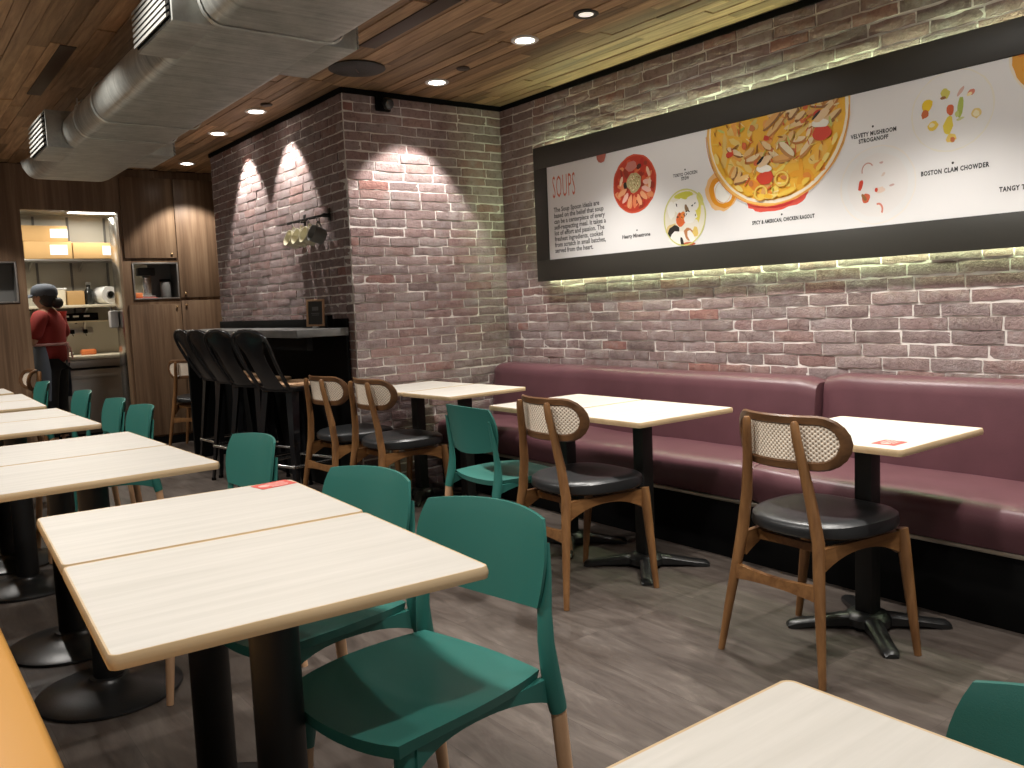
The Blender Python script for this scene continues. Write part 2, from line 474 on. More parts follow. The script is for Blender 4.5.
# ---------------------------------------------------------------- ceiling fittings
def downlight(x, y, label, dim=False, r=.055):
    t = empty('ceiling_downlight', label, 'ceiling light', (x, y, HC), 0, 'recessed ceiling downlights')
    MB().lathe([(r + .022, .004), (r + .024, -.004), (r + .016, -.009), (r, -.006), (r - .003, .003)], cap=False).build('trim_ring', M['white'] if not dim else M['ceilgrey'], t)
    MB().lathe([(r - .003, -.0045), (r * .6, -.0065), (.001, -.007)]).build('lens', M['dimlamp'] if dim else M['lamp'], t)
    return t
downlight(3.089, 3.873, 'lit round downlight above the poster corner, largest and brightest of the row')
downlight(3.135, 4.869, 'lit round downlight just in front of the brick wall beside the black camera')
downlight(2.403, 6.16, 'lit round downlight next to a small dark disc, shining down on the hanging mugs')
downlight(2.413, 7.027, 'lit round downlight above the middle of the bar counter')
downlight(2.604, 8.509, 'farthest lit downlight, in front of the walnut cupboards')
downlight(3.097, 3.373, 'small dim downlight in a dark ring near the top edge of the photo', True, .042)
for (x, y, lab) in ((3.10, 4.511, 'small brown disc on the plank ceiling between the two nearest downlights'),
                    (2.392, 5.93, 'small dark disc on the ceiling touching the downlight over the mugs')):
    tag(MB().lathe([(.040, .002), (.043, -.004), (.036, -.010), (.02, -.012), (.001, -.012)]).build('ceiling_sensor', M['brownslot'], None, (x, y, HC)), lab, 'sensor', 'small discs on the ceiling')
sp = empty('ceiling_speaker', 'large round dark grey speaker grille in the plank ceiling beside the duct', 'speaker', (2.53, 4.815, HC))
MB().lathe([(.168, .002), (.172, -.006), (.160, -.012), (.08, -.014), (.001, -.014)], n=40).build('grille', M['ceilgrey'], sp)
MB().box(-.05, .05, -.006, .006, -.019, -.013, 0, .002).build('handle', M['chrome'], sp).rotation_euler = (0, 0, .9)
def slot(x0, x1, y0, y1, lab):
    t = empty('slot_diffuser', lab, 'air vent', ((x0 + x1) / 2, (y0 + y1) / 2, HC), 0, 'slot vents in the ceiling')
    a, b = (x1 - x0) / 2, (y1 - y0) / 2
    MB().box(-a, a, -b, b, -.006, .002, 0, .002).build('face_plate', M['brownslot'], t)
slot(.962, 1.042, 5.14, 6.31, 'long dark slot vent in the ceiling left of the steel duct')
slot(2.33, 2.43, 3.52, 4.40, 'long dark slot vent in the ceiling right of the steel duct')

# security camera at the top of the back brick wall
cam_t = empty('security_camera', 'small black security camera fixed at the top of the brick corner wall', 'camera', (2.935, YB - .002, 2.655))
MB().box(-.055, .055, -.03, -.002, -.05, .055, 0, .006).build('mount', M['black'], cam_t)
MB().lathe([(.038, 0), (.04, .02), (.038, .06), (.03, .072), (.001, .074)], n=20).build('lens_housing', M['glassdark'], cam_t, (0.008, -.028, .005)).rotation_euler = (PI / 2 + .35, 0, 0)

# ---------------------------------------------------------------- steel duct
DT = 2.44
duct = empty('ventilation_duct', 'long galvanised steel flat-oval duct hanging under the plank ceiling', 'duct', (1.25, 4.5, 2.25))
DC = Vector((1.25, 4.5, 2.25))
def oval(y, z0, z1, x0=.985, x1=1.512, n=10, b=.075):
    """flat underside, bulging sides"""
    h = (z1 - z0) / 2; zc = (z0 + z1) / 2; p = []
    for k in range(n + 1):
        a = -PI / 2 + PI * k / n; p.append((x1 - b + b * math.cos(a) - DC.x, y - DC.y, zc + h * math.sin(a) - DC.z))
    for k in range(n + 1):
        a = PI / 2 + PI * k / n; p.append((x0 + b + b * math.cos(a) - DC.x, y - DC.y, zc + h * math.sin(a) - DC.z))
    return p
ys = [-.8, 1.2, 2.93, 4.9, 5.2, 6.55]
rings = [oval(y, 2.25, DT) for y in ys] + [oval(6.72, 2.262, DT), oval(6.85, 2.28, DT), oval(6.94, 2.325, DT), oval(6.985, 2.38, DT)]
MB().loft(rings).build('duct_body', M['duct'], duct)
for y in (2.955, 4.62, 5.05): 
    MB().loft([oval(y - .008, 2.247, DT + .003, .980, 1.517), oval(y, 2.242, DT + .008, .975, 1.522), oval(y + .008, 2.247, DT + .003, .980, 1.517)], cap=False).build('joint_ring', M['duct'], duct)
for y in (1.9, 4.55, 6.3):
    for x in (1.25, 1.44): MB().tube([(x - DC.x, y - DC.y, DT - .08 - DC.z), (x - DC.x, y - DC.y, HC - DC.z)], .005, 6).build('hanger_rod', M['steel'], duct)
def outlet(x0, x1, y0, y1, z0, z1, side):
    e = .012; X0, X1 = sorted((x0, x1))
    b = MB().box(X0 - DC.x, X1 - DC.x, y0 - DC.y, y1 - DC.y, z0 - DC.z, z1 - DC.z, 0, .003).build('outlet_box', M['duct'], duct)
    xf = (X0 if side < 0 else X1) - DC.x; g = MB()
    g.box(xf - .004, xf + .004, y0 + .012 - DC.y, y1 - .012 - DC.y, z0 + .012 - DC.z, z1 - .012 - DC.z, 1)
    k = 7
    for q in range(k):
        zz = z0 + .022 + (z1 - z0 - .044) * q / (k - 1) - DC.z; s = side * .012
        xs = xf + side * .004
        g.extrude([(xs, zz + .009), (xs + s, zz + .001), (xs + s, zz - .010), (xs, zz - .002)], 'y', y0 + .014 - DC.y, y1 - .014 - DC.y)
    g.build('grille', [M['louvre'], M['black']], b)
outlet(.902, 1.06, 2.985, 3.43, 2.253, 2.415, -1)
outlet(.905, 1.06, 5.42, 5.92, 2.253, 2.455, -1)
outlet(1.44, 1.582, 3.0, 3.455, 2.252, 2.40, 1)
outlet(1.44, 1.60, 5.47, 5.97, 2.252, 2.42, 1)

# ---------------------------------------------------------------- the poster
PX, PY, PZ = W - .08, 4.643, 1.566
post = empty('framed_poster', 'long backlit soup poster in a wide dark frame on the brick wall', 'poster', (PX, PY, PZ))
def PP(s, t, d=0.): return (-d, -s, t)          # poster coordinates: s to the right, t up, d towards the room
SE = 4.1                                          # the print runs on past the photo's right edge
# frame board: outer rim with the print in the middle
mb = MB()
FS0, FS1, FT0, FT1 = -.134, SE + .14, -.146, .776
mb.box(.002, .028, -FS1, -FS0, FT0, FT1, 0, .003)
mb.build('frame_board', M['board'], post)
mb = MB()
for (a, b, c, d) in ((FS0, FS1, FT0, -.001), (FS0, FS1, .629, FT1), (FS0, -.001, -.001, .629), (SE, FS1, -.001, .629)):
    mb.box(-.010, .0015, -b, -a, c, d, 0, .0015)
mb.build('frame_border', M['board'], post)
MB().box(-.0015, .0015, -SE, 0, 0, .628).build('print_sheet', M['paper'], post)
mb = MB().box(.052, .066, -FS1 + .05, -FS0 - .05, FT1 - .040, FT1 - .026)
mb.build('led_strip', M['led'], post)
MB().box(.052, .066, -FS1 + .05, -FS0 - .05, FT0 + .026, FT0 + .040).build('led_strip', M['led'], post)
MB().box(.052, .066, -FS0 - .056, -FS0 - .042, FT0 + .08, FT1 - .08).build('led_strip', M['led'], post)
for s in (.2, 1.4, 2.6, 3.8): MB().box(.0285, .079, -s - .03, -s + .03, .25, .35).build('wall_bracket', M['blackmetal'], post)

def text(body, size, name, mat, s, t, parent=post, align='LEFT', sx=1., d=.0022, spacing=1., line=1., rot=0., bold=0.):
    cu = bpy.data.curves.new('lettering', 'FONT'); cu.body = body; cu.size = size; cu.align_x = align
    cu.space_character = spacing; cu.space_line = line; cu.resolution_u = 2; cu.offset = bold
    ob = bpy.data.objects.new('lettering', cu); COL.objects.link(ob)
    bpy.context.view_layer.update()
    me = bpy.data.meshes.new_from_object(ob.evaluated_get(bpy.context.evaluated_depsgraph_get()))
    bpy.data.objects.remove(ob); me.name = name
    for v in me.vertices:
        x, y = v.co.x * sx, v.co.y
        x, y = x * math.cos(rot) - y * math.sin(rot), x * math.sin(rot) + y * math.cos(rot)
        v.co = Vector(PP(s + x, t + y, d))
    me.materials.clear(); me.materials.append(mat)
    o = bpy.data.objects.new(name, me); COL.objects.link(o); o.parent = parent
    return o
text('SOUPS', .215, 'title', M['inkred'], .055, .412, sx=.345, spacing=1.12, bold=-.001)
text('The Soup Spoon ideals are\nbased on the belief that soup\ncan be a centerpiece of every\nself-respecting meal. It takes a\nlot of effort and passion. The\nfreshest ingredients, cooked\nfrom scratch in small batches,\nserved from the heart.', .0435, 'paragraph', M['inkgrey'], .062, .318, sx=.97, line=.905, bold=.0011)
text('Hearty Minestrone', .032, 'caption', M['inkgrey'], .838, .083, align='CENTER', sx=.98, bold=.0011)
text('TOKYO CHICKEN\nSTEW', .0255, 'caption', M['ink'], 1.245, .400, align='CENTER', sx=.82, spacing=1.1, line=.95, bold=.0008)
text('SPICY & AMERICAN, CHICKEN RAGOUT', .027, 'caption', M['ink'], 1.896, .074, align='CENTER', sx=.72, spacing=1.1, bold=.0011)
text('VELVETY MUSHROOM\nSTROGANOFF', .027, 'caption', M['ink'], 2.40, .422, align='CENTER', sx=.78, spacing=1.12, line=1.02, bold=.0011)
text('BOSTON CLAM CHOWDER', .028, 'caption', M['ink'], 2.774, .200, align='CENTER', sx=.76, spacing=1.15, bold=.0011)
text('TANGY TOMATO BASIL', .028, 'caption', M['ink'], 3.09, .088, align='CENTER', sx=.76, spacing=1.15, bold=.0011)
for s, t in ((.848, .125), (1.245, .433), (1.893, .110), (2.398, .462), (2.769, .238)):
    MB().lathe([(.0055, 0), (.0055, .0004), (.0001, .0005)], n=8).build('caption_dot', M['ink'], post, PP(s, t, .0016)).rotation_euler = (0, -PI / 2, 0)

class Art:
    def __init__(s, seed): s.mb = MB(); s.k = 0; s.R = random.Random(seed)
    def poly(s, pts, col):
        P = pts
        for ax, lim, sg in ((0, 0., 1), (0, SE, -1), (1, .0, 1), (1, .628, -1)):
            out = []
            for i in range(len(P)):
                a, b = P[i], P[(i + 1) % len(P)]; da, db = sg * (a[ax] - lim), sg * (b[ax] - lim)
                if da >= 0: out.append(a)
                if da * db < 0:
                    q = da / (da - db); out.append((a[0] + (b[0] - a[0]) * q, a[1] + (b[1] - a[1]) * q))
            P = out
            if len(P) < 3: return
        d = .0018 + s.k * .00003; s.k += 1
        c = (sum(p[0] for p in P) / len(P), sum(p[1] for p in P) / len(P)); n = len(P)
        s.mb.add([PP(*p, d) for p in P] + [PP(*c, d)], [(i, (i + 1) % n, n) for i in range(n)], 0, False, col)
    def blob(s, x, y, rx, ry, rot, col, n=14, j=.12):
        p = []
        for k in range(n):
            a = 2 * PI * k / n; r = 1 + s.R.uniform(-j, j); u, v = rx * r * math.cos(a), ry * r * math.sin(a)
            p.append((x + u * math.cos(rot) - v * math.sin(rot), y + u * math.sin(rot) + v * math.cos(rot)))
        s.poly(p, col)
    def ring(s, x, y, rx, ry, w, col, a0=0, a1=2 * PI, n=48):
        m = max(4, int(n * (a1 - a0) / (2 * PI)))
        for k in range(m):
            a, b = a0 + (a1 - a0) * k / m, a0 + (a1 - a0) * (k + 1) / m
            s.poly([(x + rx * math.cos(a), y + ry * math.sin(a)), (x + rx * math.cos(b), y + ry * math.sin(b)),
                    (x + (rx - w) * math.cos(b), y + (ry - w) * math.sin(b)), (x + (rx - w) * math.cos(a), y + (ry - w) * math.sin(a))], col)
            s.k -= 1
        s.k += 1
    def done(s, name): return s.mb.build(name, M['paint'], post)
def inside(R, x, y, rx, ry, f=.9):
    a = R.uniform(0, 2 * PI); q = math.sqrt(R.uniform(0, 1)) * f
    return x + rx * q * math.cos(a), y + ry * q * math.sin(a)
ORA, YEL, RED, DKR, CRM, WHT, GRN, BRN, BLK, PNK = (.75, .30, .02), (.80, .50, .05), (.62, .06, .03), (.30, .04, .02), (.82, .68, .42), (.86, .84, .78), (.38, .46, .07), (.30, .14, .05), (.03, .025, .02), (.78, .46, .38)
# red bowl of tomato soup
A = Art(1); cx, cy, rx, ry = .836, .407, .186, .178
A.blob(cx, cy, rx, ry, 0, (.60, .10, .05), 40, .012); A.blob(cx, cy, rx * .94, ry * .94, 0, (.50, .05, .025), 40, .012)
for k in range(60):
    x, y = inside(A.R, cx, cy, rx, ry, .84); A.blob(x, y, A.R.uniform(.010, .032), A.R.uniform(.008, .02), A.R.uniform(0, 3), A.R.choice((DKR, (.62, .10, .04), (.70, .18, .07), (.45, .03, .02), (.72, .27, .12))), 9, .25)
for k in range(9):
    a = PI + k * PI / 8; A.blob(cx + .11 * math.cos(a), cy + .11 * math.sin(a), .040, .016, a, A.R.choice((PNK, (.72, .22, .10), (.78, .36, .18))), 10, .15)
for x, y, r in ((-.11, .03, 1.2), (.12, .06, 1.9), (.13, -.01, 1.5)): A.blob(cx + x, cy + y, .032, .012, r, (.80, .55, .38), 10, .1)
A.blob(cx - .075, cy + .0, .018, .022, 0, BLK, 9); A.blob(cx + .045, cy + .10, .022, .015, .5, (.10, .03, .02), 9); A.blob(cx - .02, cy + .11, .05, .03, .1, (.55, .20, .16), 12)
A.blob(cx + .0, cy + .01, .062, .060, 0, (.48, .40, .20), 16, .1)
for k in range(70):
    x, y = inside(A.R, cx, cy + .01, .06, .058); A.blob(x, y, .006, .003, A.R.uniform(0, 3), A.R.choice((CRM, (.70, .62, .36), (.40, .34, .14), BRN)), 6, .1)
A.blob(.553, .628, .048, .05, 0, (.48, .14, .10), 12, .1)
A.done('tomato_soup_picture')
# glass plate of stew
A = Art(2); cx, cy, rx, ry = 1.232, .163, .160, .163
A.blob(cx, cy, rx, ry, 0, (.72, .68, .40), 36, .015); A.blob(cx, cy, rx * .93, ry * .94, 0, (.78, .74, .62), 36, .02)
for x, y, a, b, r, c in ((.0, .125, .07, .022, 0, (.62, .60, .08)), (.10, .02, .022, .09, -.2, (.75, .66, .12)), (-.03, .07, .06, .04, .2, WHT), (.06, .075, .05, .05, 0, WHT),
    (-.10, .05, .03, .05, .1, WHT), (-.10, -.06, .05, .03, .2, (.72, .55, .25)), (-.085, -.075, .045, .034, .1, BLK), (-.03, -.01, .038, .042, 0, (.72, .15, .04)), (-.012, .01, .018, .024, 0, (.80, .25, .06)),
    (-.055, -.115, .07, .04, .1, WHT), (.05, -.06, .06, .05, .3, (.82, .78, .68)), (.035, -.10, .03, .05, .6, (.50, .22, .09)), (.05, -.115, .02, .045, .6, WHT), (.08, -.09, .02, .03, .1, (.75, .55, .15)), (.03, -.155, .05, .012, 0, (.55, .14, .06)),
    (.02, .045, .012, .03, .4, (.25, .16, .08)), (-.02, -.145, .012, .035, .2, BLK), (.045, .0, .05, .035, .2, WHT), (.12, .09, .02, .04, .4, (.70, .66, .2))):
    A.blob(cx + x, cy + y, a, b, r, c, 14, .14)
for k in range(16): A.blob(cx + A.R.uniform(-.07, .09), cy + A.R.uniform(-.01, .10), .0035, .007, A.R.uniform(0, 3), BLK, 6)
A.ring(cx, cy, rx, ry, .007, (.62, .62, .20)); A.done('stew_plate_picture')
# the big pot, cut by the top of the print
A = Art(3); cx, cy, rx, ry = 1.848, .585, .438, .425
A.blob(1.87, .19, .19, .055, .06, (.72, .10, .07), 26, .09); A.blob(1.80, .205, .16, .05, -.2, (.66, .05, .05), 22, .08)
A.blob(1.50, .275, .115, .10, -.7, (.82, .50, .22), 24, .05); A.blob(1.507, .27, .098, .078, -.7, ORA, 24, .03); A.blob(1.515, .272, .070, .052, -.7, WHT, 20, .03); A.ring(1.515, .272, .058, .062, .005, (.80, .62, .45))
A.blob(cx, cy, rx, ry, 0, (.84, .50, .14), 60, .008); A.blob(cx + .004, cy, rx - .014, ry - .014, 0, (.86, .78, .60), 60, .005); A.blob(cx, cy + .004, rx - .026, ry - .026, 0, (.86, .47, .05), 60, .006)
for k in range(150):
    x, y = inside(A.R, cx, cy, rx - .03, ry - .03, .93); lo = y < .34
    c = A.R.choice(((.88, .60, .08), (.88, .48, .05), (.88, .68, .14), (.84, .38, .03), (.80, .28, .04)) if lo else ((.84, .60, .18), (.78, .54, .16), (.86, .48, .08), (.70, .56, .16), (.80, .36, .08)))
    A.blob(x, y, A.R.uniform(.015, .055), A.R.uniform(.010, .028), A.R.uniform(0, 3), c, 10, .25)
for k in range(52):                                   # chicken strips and mushrooms
    x, y = inside(A.R, cx, cy, rx - .05, ry - .05, .9)
    if y < .24: continue
    r = A.R.uniform(-.9, 1.2); L = A.R.uniform(.03, .07)
    A.blob(x + .004, y - .008, L * 1.06, .018, r, A.R.choice((BRN, (.52, .20, .05), (.58, .26, .07))), 12, .15)
    A.blob(x, y, L, .014, r, A.R.choice(((.78, .50, .20), (.80, .58, .30), (.72, .38, .12), (.82, .64, .38))), 12, .18)
for k in range(26):
    x, y = inside(A.R, cx, cy, rx - .05, ry - .05, .9); A.blob(x, y, A.R.uniform(.012, .026), A.R.uniform(.010, .02), 0, A.R.choice((RED, (.70, .16, .05), (.60, .20, .06))), 9, .25)
for k in range(22):
    x, y = inside(A.R, cx, cy, rx - .05, ry - .05, .9); A.blob(x, y, .030, .007, A.R.uniform(0, 3), A.R.choice((GRN, (.55, .58, .16))), 8, .2)
for k in range(150):                                  # fine strokes and flecks
    x, y = inside(A.R, cx, cy, rx - .04, ry - .04, .95)
    A.blob(x, y, A.R.uniform(.010, .030), A.R.uniform(.002, .005), A.R.uniform(0, 3), A.R.choice(((.55, .20, .03), (.36, .14, .03), (.85, .66, .16), (.84, .56, .08), (.70, .14, .04), (.86, .72, .40), (.50, .44, .08))), 7, .2)
for x, y, s2 in ((1.80, .345, 1.), (2.135, .515, 1.05)):
    A.blob(x, y - .035 * s2, .052 * s2, .034 * s2, 0, RED, 14, .1); A.blob(x - .006, y + .012, .046 * s2, .020 * s2, -.1, (.84, .80, .70), 14, .12); A.blob(x, y + .05, .045 * s2, .022, .5, (.80, .58, .34), 12, .15); A.blob(x - .03, y + .055, .03, .008, .7, BLK, 8)
A.blob(1.93, .43, .065, .022, -.75, (.50, .24, .08), 14, .06); A.blob(1.935, .437, .058, .016, -.75, (.82, .70, .48), 14, .08)
for x, y in ((1.77, .235), (1.90, .29)): A.ring(x, y, .045, .042, .013, (.80, .58, .12)); A.ring(x, y, .045, .042, .003, (.72, .28, .04))
for k in range(20):
    a = A.R.uniform(3.4, 6.0); A.blob(cx + (rx - .05) * math.cos(a), cy + (ry - .05) * math.sin(a), .03, .013, a + PI / 2, A.R.choice(((.85, .66, .20), (.80, .45, .04), (.84, .56, .08))), 9, .2)
A.ring(cx, cy, rx, ry, .005, (.72, .30, .06), PI, 2 * PI); A.done('chicken_pot_picture')
# pale bowl of mushroom soup
A = Art(4); cx, cy, rx, ry = 2.418, .19, .19, .182
A.blob(cx, cy, rx, ry, 0, (.80, .76, .70), 44, .01); A.blob(cx, cy, rx * .96, ry * .96, 0, (.77, .765, .75), 44, .01); A.blob(cx, cy, rx * .80, ry * .80, 0, (.775, .75, .725), 40, .02)
for x, y, a, b, r, c in ((2.336, .20, .012, .026, -.3, RED), (2.361, .135, .022, .020, .6, (.62, .13, .06)), (2.352, .14, .008, .02, .6, BRN), (2.432, .165, .026, .014, .1, (.78, .62, .52)), (2.415, .168, .008, .010, 0, RED), (2.49, .18, .014, .005, .2, (.60, .42, .38)), (2.45, .235, .012, .006, .8, (.70, .58, .50)), (2.44, .29, .01, .005, 0, (.62, .42, .38))):
    A.blob(x, y, a, b, r, c, 12, .15)
A.ring(2.372, .262, .032, .038, .006, (.58, .34, .28), .6, 3.4); A.ring(2.425, .075, .024, .032, .009, (.66, .24, .17), -.6, 2.0); A.done('mushroom_soup_picture')
# clear bowl of chowder
A = Art(5); cx, cy, rx, ry = 2.762, .462, .180, .174
A.blob(cx, cy, rx, ry, 0, (.79, .76, .66), 44, .01); A.blob(cx, cy, rx * .965, ry * .965, 0, (.78, .77, .75), 44, .01)
for x, y, a, b, r, c in ((2.654, .503, .026, .028, 0, (.82, .56, .04)), (2.645, .468, .016, .020, -.5, (.58, .16, .06)), (2.735, .538, .020, .022, .3, (.62, .56, .12)), (2.725, .522, .012, .007, 0, BRN), (2.80, .535, .022, .008, .9, (.62, .40, .34)), (2.845, .522, .016, .012, .4, (.66, .22, .14)), (2.838, .516, .012, .007, .4, (.85, .72, .4)),
    (2.757, .465, .016, .022, 0, (.66, .14, .06)), (2.800, .470, .012, .044, -.1, (.42, .50, .10)), (2.787, .442, .010, .014, 0, (.55, .60, .2)), (2.868, .432, .022, .022, 0, (.78, .60, .22)), (2.866, .43, .014, .014, 0, (.84, .76, .5)), (2.681, .412, .024, .020, 0, (.84, .62, .10)), (2.677, .415, .013, .010, 0, (.85, .78, .5)),
    (2.748, .40, .020, .038, -.15, (.78, .62, .08)), (2.762, .345, .022, .020, .2, (.84, .62, .16)), (2.768, .338, .010, .012, .3, (.62, .20, .08)), (2.80, .42, .018, .006, .2, (.60, .62, .3))):
    A.blob(x, y, a, b, r, c, 12, .15)
A.done('chowder_picture')
# next pot, mostly past the photo's edge
A = Art(6); cx, cy, rx, ry = 3.30, .62, .305, .225
A.blob(cx, cy, rx, ry, 0, (.82, .74, .60), 50, .006); A.blob(cx, cy, rx - .012, ry - .012, 0, (.74, .34, .04), 50, .008)
for k in range(60):
    x, y = inside(A.R, cx, cy, rx - .03, ry - .03, .93); A.blob(x, y, A.R.uniform(.012, .04), A.R.uniform(.01, .02), A.R.uniform(0, 3), A.R.choice((ORA, YEL, (.70, .24, .04), (.78, .50, .16), (.50, .14, .03))), 9, .25)
A.done('orange_soup_picture')

# ---------------------------------------------------------------- banquettes
def bench():
    # plinth and metal strip
    t = empty('banquette_bench', 'long burgundy banquette along the brick wall under the poster, on a black plinth', 'banquette', (3.55, 2.2, 0))
    X, Y = 3.55, 2.2
    y0, y1, ys = -.85, YB - .018, 2.50
    MB().box(3.262 - X, W - .02 - X, y0 - Y, y1 - Y, 0, .300, 0, .003).build('plinth', M['black'], t)
    MB().box(3.226 - X, 3.262 - X, y0 - Y, y1 - Y, .286, .303, 0, .003).build('metal_strip', M['trim'], t)
    def cushion(a, b, xf, zt, name):
        R = random.Random(int(b * 10)); xs = 3.82; n = 40; rings = []
        zb = .306
        prof = [(xf + .010, zb), (xf, zb + .03), (xf - .008, zb + .09), (xf - .004, zt - .045), (xf + .008, zt - .016), (xf + .030, zt - .002), (xf + .10, zt + .006), (xf + .28, zt), (xs, zt - .012), (xs, zb)]
        for k in range(n + 1):
            f = k / n; y = a + (b - a) * f; e = min(1, min(f, 1 - f) * (b - a) / .03); e = .5 + .5 * math.sqrt(max(0, 1 - (1 - e) ** 2)) if e < 1 else 1
            w = .005 * math.sin(y * 3.1) + .003 * math.sin(y * 7.7 + 1)
            cx, cz = (xf + xs) / 2, (zt + zb) / 2; s = .93 + .07 * (e - .5) * 2
            rings.append([(cx + (px - cx) * s - X, y - Y, cz + (pz - cz) * s + (w if pz > cz else 0)) for px, pz in prof])
        return MB().loft(rings).build(name, M['burgundy'], t)
    cushion(ys + .004, y1, 3.225, .470, 'seat_cushion')
    cushion(y0, ys - .004, 3.215, .470, 'seat_cushion')
    def back(a, b, xb, xt, zt, name):
        zb = .44; xr = W - .022
        prof = [(xb, zb), (xb + .004, .55), (xt, zt - .075), (xt + .006, zt - .035), (xt + .026, zt - .010), (xt + .055, zt), (xr - .03, zt + .003), (xr, zt - .01), (xr, zb)]
        n = 30; rings = []
        for k in range(n + 1):
            f = k / n; y = a + (b - a) * f; e = min(1, min(f, 1 - f) * (b - a) / .035); q = 1 - math.sqrt(max(0, 1 - (1 - e) ** 2)) if e < 1 else 0
            rings.append([(px + (xr - px) * .22 * q - X, y - Y, pz - (.022 * q if pz > .7 else 0) + .002 * math.sin(y * 5)) for px, pz in prof])
        return MB().loft(rings).build(name, M['burgundy'], t)
    back(ys + .006, y1, 3.690, 3.720, .836, 'backrest')
    back(y0, ys - .006, 3.752, 3.790, .862, 'backrest')
bench()

def mustard():
    t = empty('mustard_bench', 'mustard yellow upholstered bench cut off at the lower left corner', 'banquette', (-.05, 3.2, 0))
    rings = []; a, b = -4.1, 5.0; n = 30
    prof = [(.275, .33), (.280, .40), (.278, .438), (.270, .453), (.257, .459), (.12, .466), (-.1, .462), (-.35, .455), (-.35, .33)]
    for k in range(n + 1):
        y = a + (b - a) * k / n; rings.append([(x, y, z) for x, z in prof])
    MB().loft(rings).build('seat_cushion', M['yellow'], t)
    MB().box(-.33, .235, a + .01, b - .01, 0, .329).build('plinth', M['black'], t)
mustard()

# ---------------------------------------------------------------- tables
def rrect(w, d, r, n=5):
    p = []
    for cx, cy, a0 in ((w / 2 - r, d / 2 - r, 0), (-w / 2 + r, d / 2 - r, PI / 2), (-w / 2 + r, -d / 2 + r, PI), (w / 2 - r, -d / 2 + r, 1.5 * PI)):
        for k in range(n + 1):
            a = a0 + PI / 2 * k / n; p.append((cx + r * math.cos(a), cy + r * math.sin(a)))
    return p
TT = .023
LS, TL = .93, .787           # the left-hand tables stand a little higher and closer
def table_top(t, w, d, TH):
    o = rrect(w - .004, d - .004, .016); i = rrect(w - .014, d - .014, .012)
    MB().loft([[(x, y, TH - TT + .001) for x, y in i], [(x, y, TH - .0003) for x, y in i], ]).build('table_top', M['laminate'], t)
    e1 = rrect(w, d, .018)
    E = MB(); prof = [(i, TH - .0004), (rrect(w - .007, d - .007, .015), TH), (o, TH - .003), (e1, TH - .010), (e1, TH - TT + .008), (o, TH - TT), (i, TH - TT)]
    E.loft([[(x, y, z) for x, y in p] for p, z in prof], True, False).build('edging', M['edge'], t)
    MB().box(-.15, .15, -.14, .14, TH - TT - .010, TH - TT + .0005, 0, .003).build('mounting_plate', M['blackmetal'], t)
def disc_base(t, TH):
    MB().tube([(0, 0, .045), (0, 0, TH - TT - .009)], .0485, 28).build('post', M['blackmetal'], t)
    MB().lathe([(.229, 0), (.236, .004), (.234, .011), (.219, .018), (.15, .030), (.095, .040), (.068, .050), (.062, .060), (.050, .063)], n=56).build('base_plate', M['cast'], t)
def cross_base(t, rot, TH):
    MB().box(-.034, .034, -.034, .034, .035, TH - TT - .009, 0, .006).build('post', M['blackmetal'], t)
    b = MB()
    b.lathe([(.085, .018), (.085, .045), (.072, .060), (.055, .066)], n=24)
    for k in range(4):
        a = PI / 4 + k * PI / 2 + rot; c, s = math.cos(a), math.sin(a); rings = []
        for r, w, z0, z1 in ((.03, .072, .016, .060), (.10, .062, .014, .054), (.20, .056, .012, .037), (.265, .056, .0, .029), (.285, .054, 0, .025), (.297, .042, .002, .016)):
            q = [(-w / 2, z0), (w / 2, z0), (w / 2, z1 - .010), (w / 2 - .012, z1), (-w / 2 + .012, z1), (-w / 2, z1 - .010)]
            rings.append([(r * c - u * s, r * s + u * c, z) for u, z in q])
        b.loft(rings)
    b.build('cross_base', M['cast'], t)
def table(x, y, rot, w, d, kind, label, group):
    s, th = (LS, TL) if kind == 'disc' else (1., .75)
    t = empty('cafe_table', label, 'table', (x * s, y * s, 0), math.radians(rot), group)
    table_top(t, w * s, d * s, th)
    (disc_base(t, th) if kind == 'disc' else cross_base(t, 0, th)); return t
GL, GR_ = 'pale tables on round bases along the mustard bench', 'pale tables on cross bases along the burgundy banquette'
table(.6325, 1.722, -3.3, .715, .618, 'disc', 'nearest pale table, its front corner pointing at the camera, left foreground', GL)
table(.6685, 2.322, -3.2, .718, .570, 'disc', 'pale table with a red sticker on its corner, joined behind the nearest table', GL)
table(.612, 3.395, 1.8, .735, .615, 'disc', 'front table of the second pair from the camera on the left side', GL)
table(.598, 4.015, 1.5, .735, .612, 'disc', 'rear table of the second pair from the camera on the left side', GL)
table(.572, 5.06, 1.2, .715, .58, 'disc', 'front table of the third pair on the left side', GL)
table(.560, 5.645, 1.2, .715, .575, 'disc', 'rear table of the third pair on the left side', GL)
table(.540, 6.48, -1., .715, .63, 'disc', 'front table of the fourth pair on the left side', GL)
table(.552, 7.12, -1., .715, .63, 'disc', 'rear table of the fourth pair on the left side', GL)
table(.535, 7.92, 0, .70, .62, 'disc', 'farthest pale table at the left edge, before the kitchen wall', GL)
table(.616, .388, .5, .715, .61, 'disc', 'pale tabletop cut off by the bottom edge of the photo', GL)
table(2.935, 1.738, 1., .603, .578, 'cross', 'single pale table with a red sticker in front of the banquette at right', GR_)
table(2.888, 2.850, .3, .630, .582, 'cross', 'right-hand table of the joined pair in the middle, before the banquette', GR_)
table(2.886, 3.400, .3, .634, .505, 'cross', 'left-hand table of the joined pair in the middle, before the banquette', GR_)
table(2.962, 4.462, 4.5, .612, .495, 'cross', 'right-hand table of the far pair near the brick corner', GR_)
table(2.920, 4.965, 4.5, .605, .495, 'cross', 'left-hand table of the far pair, against the brick corner wall', GR_)

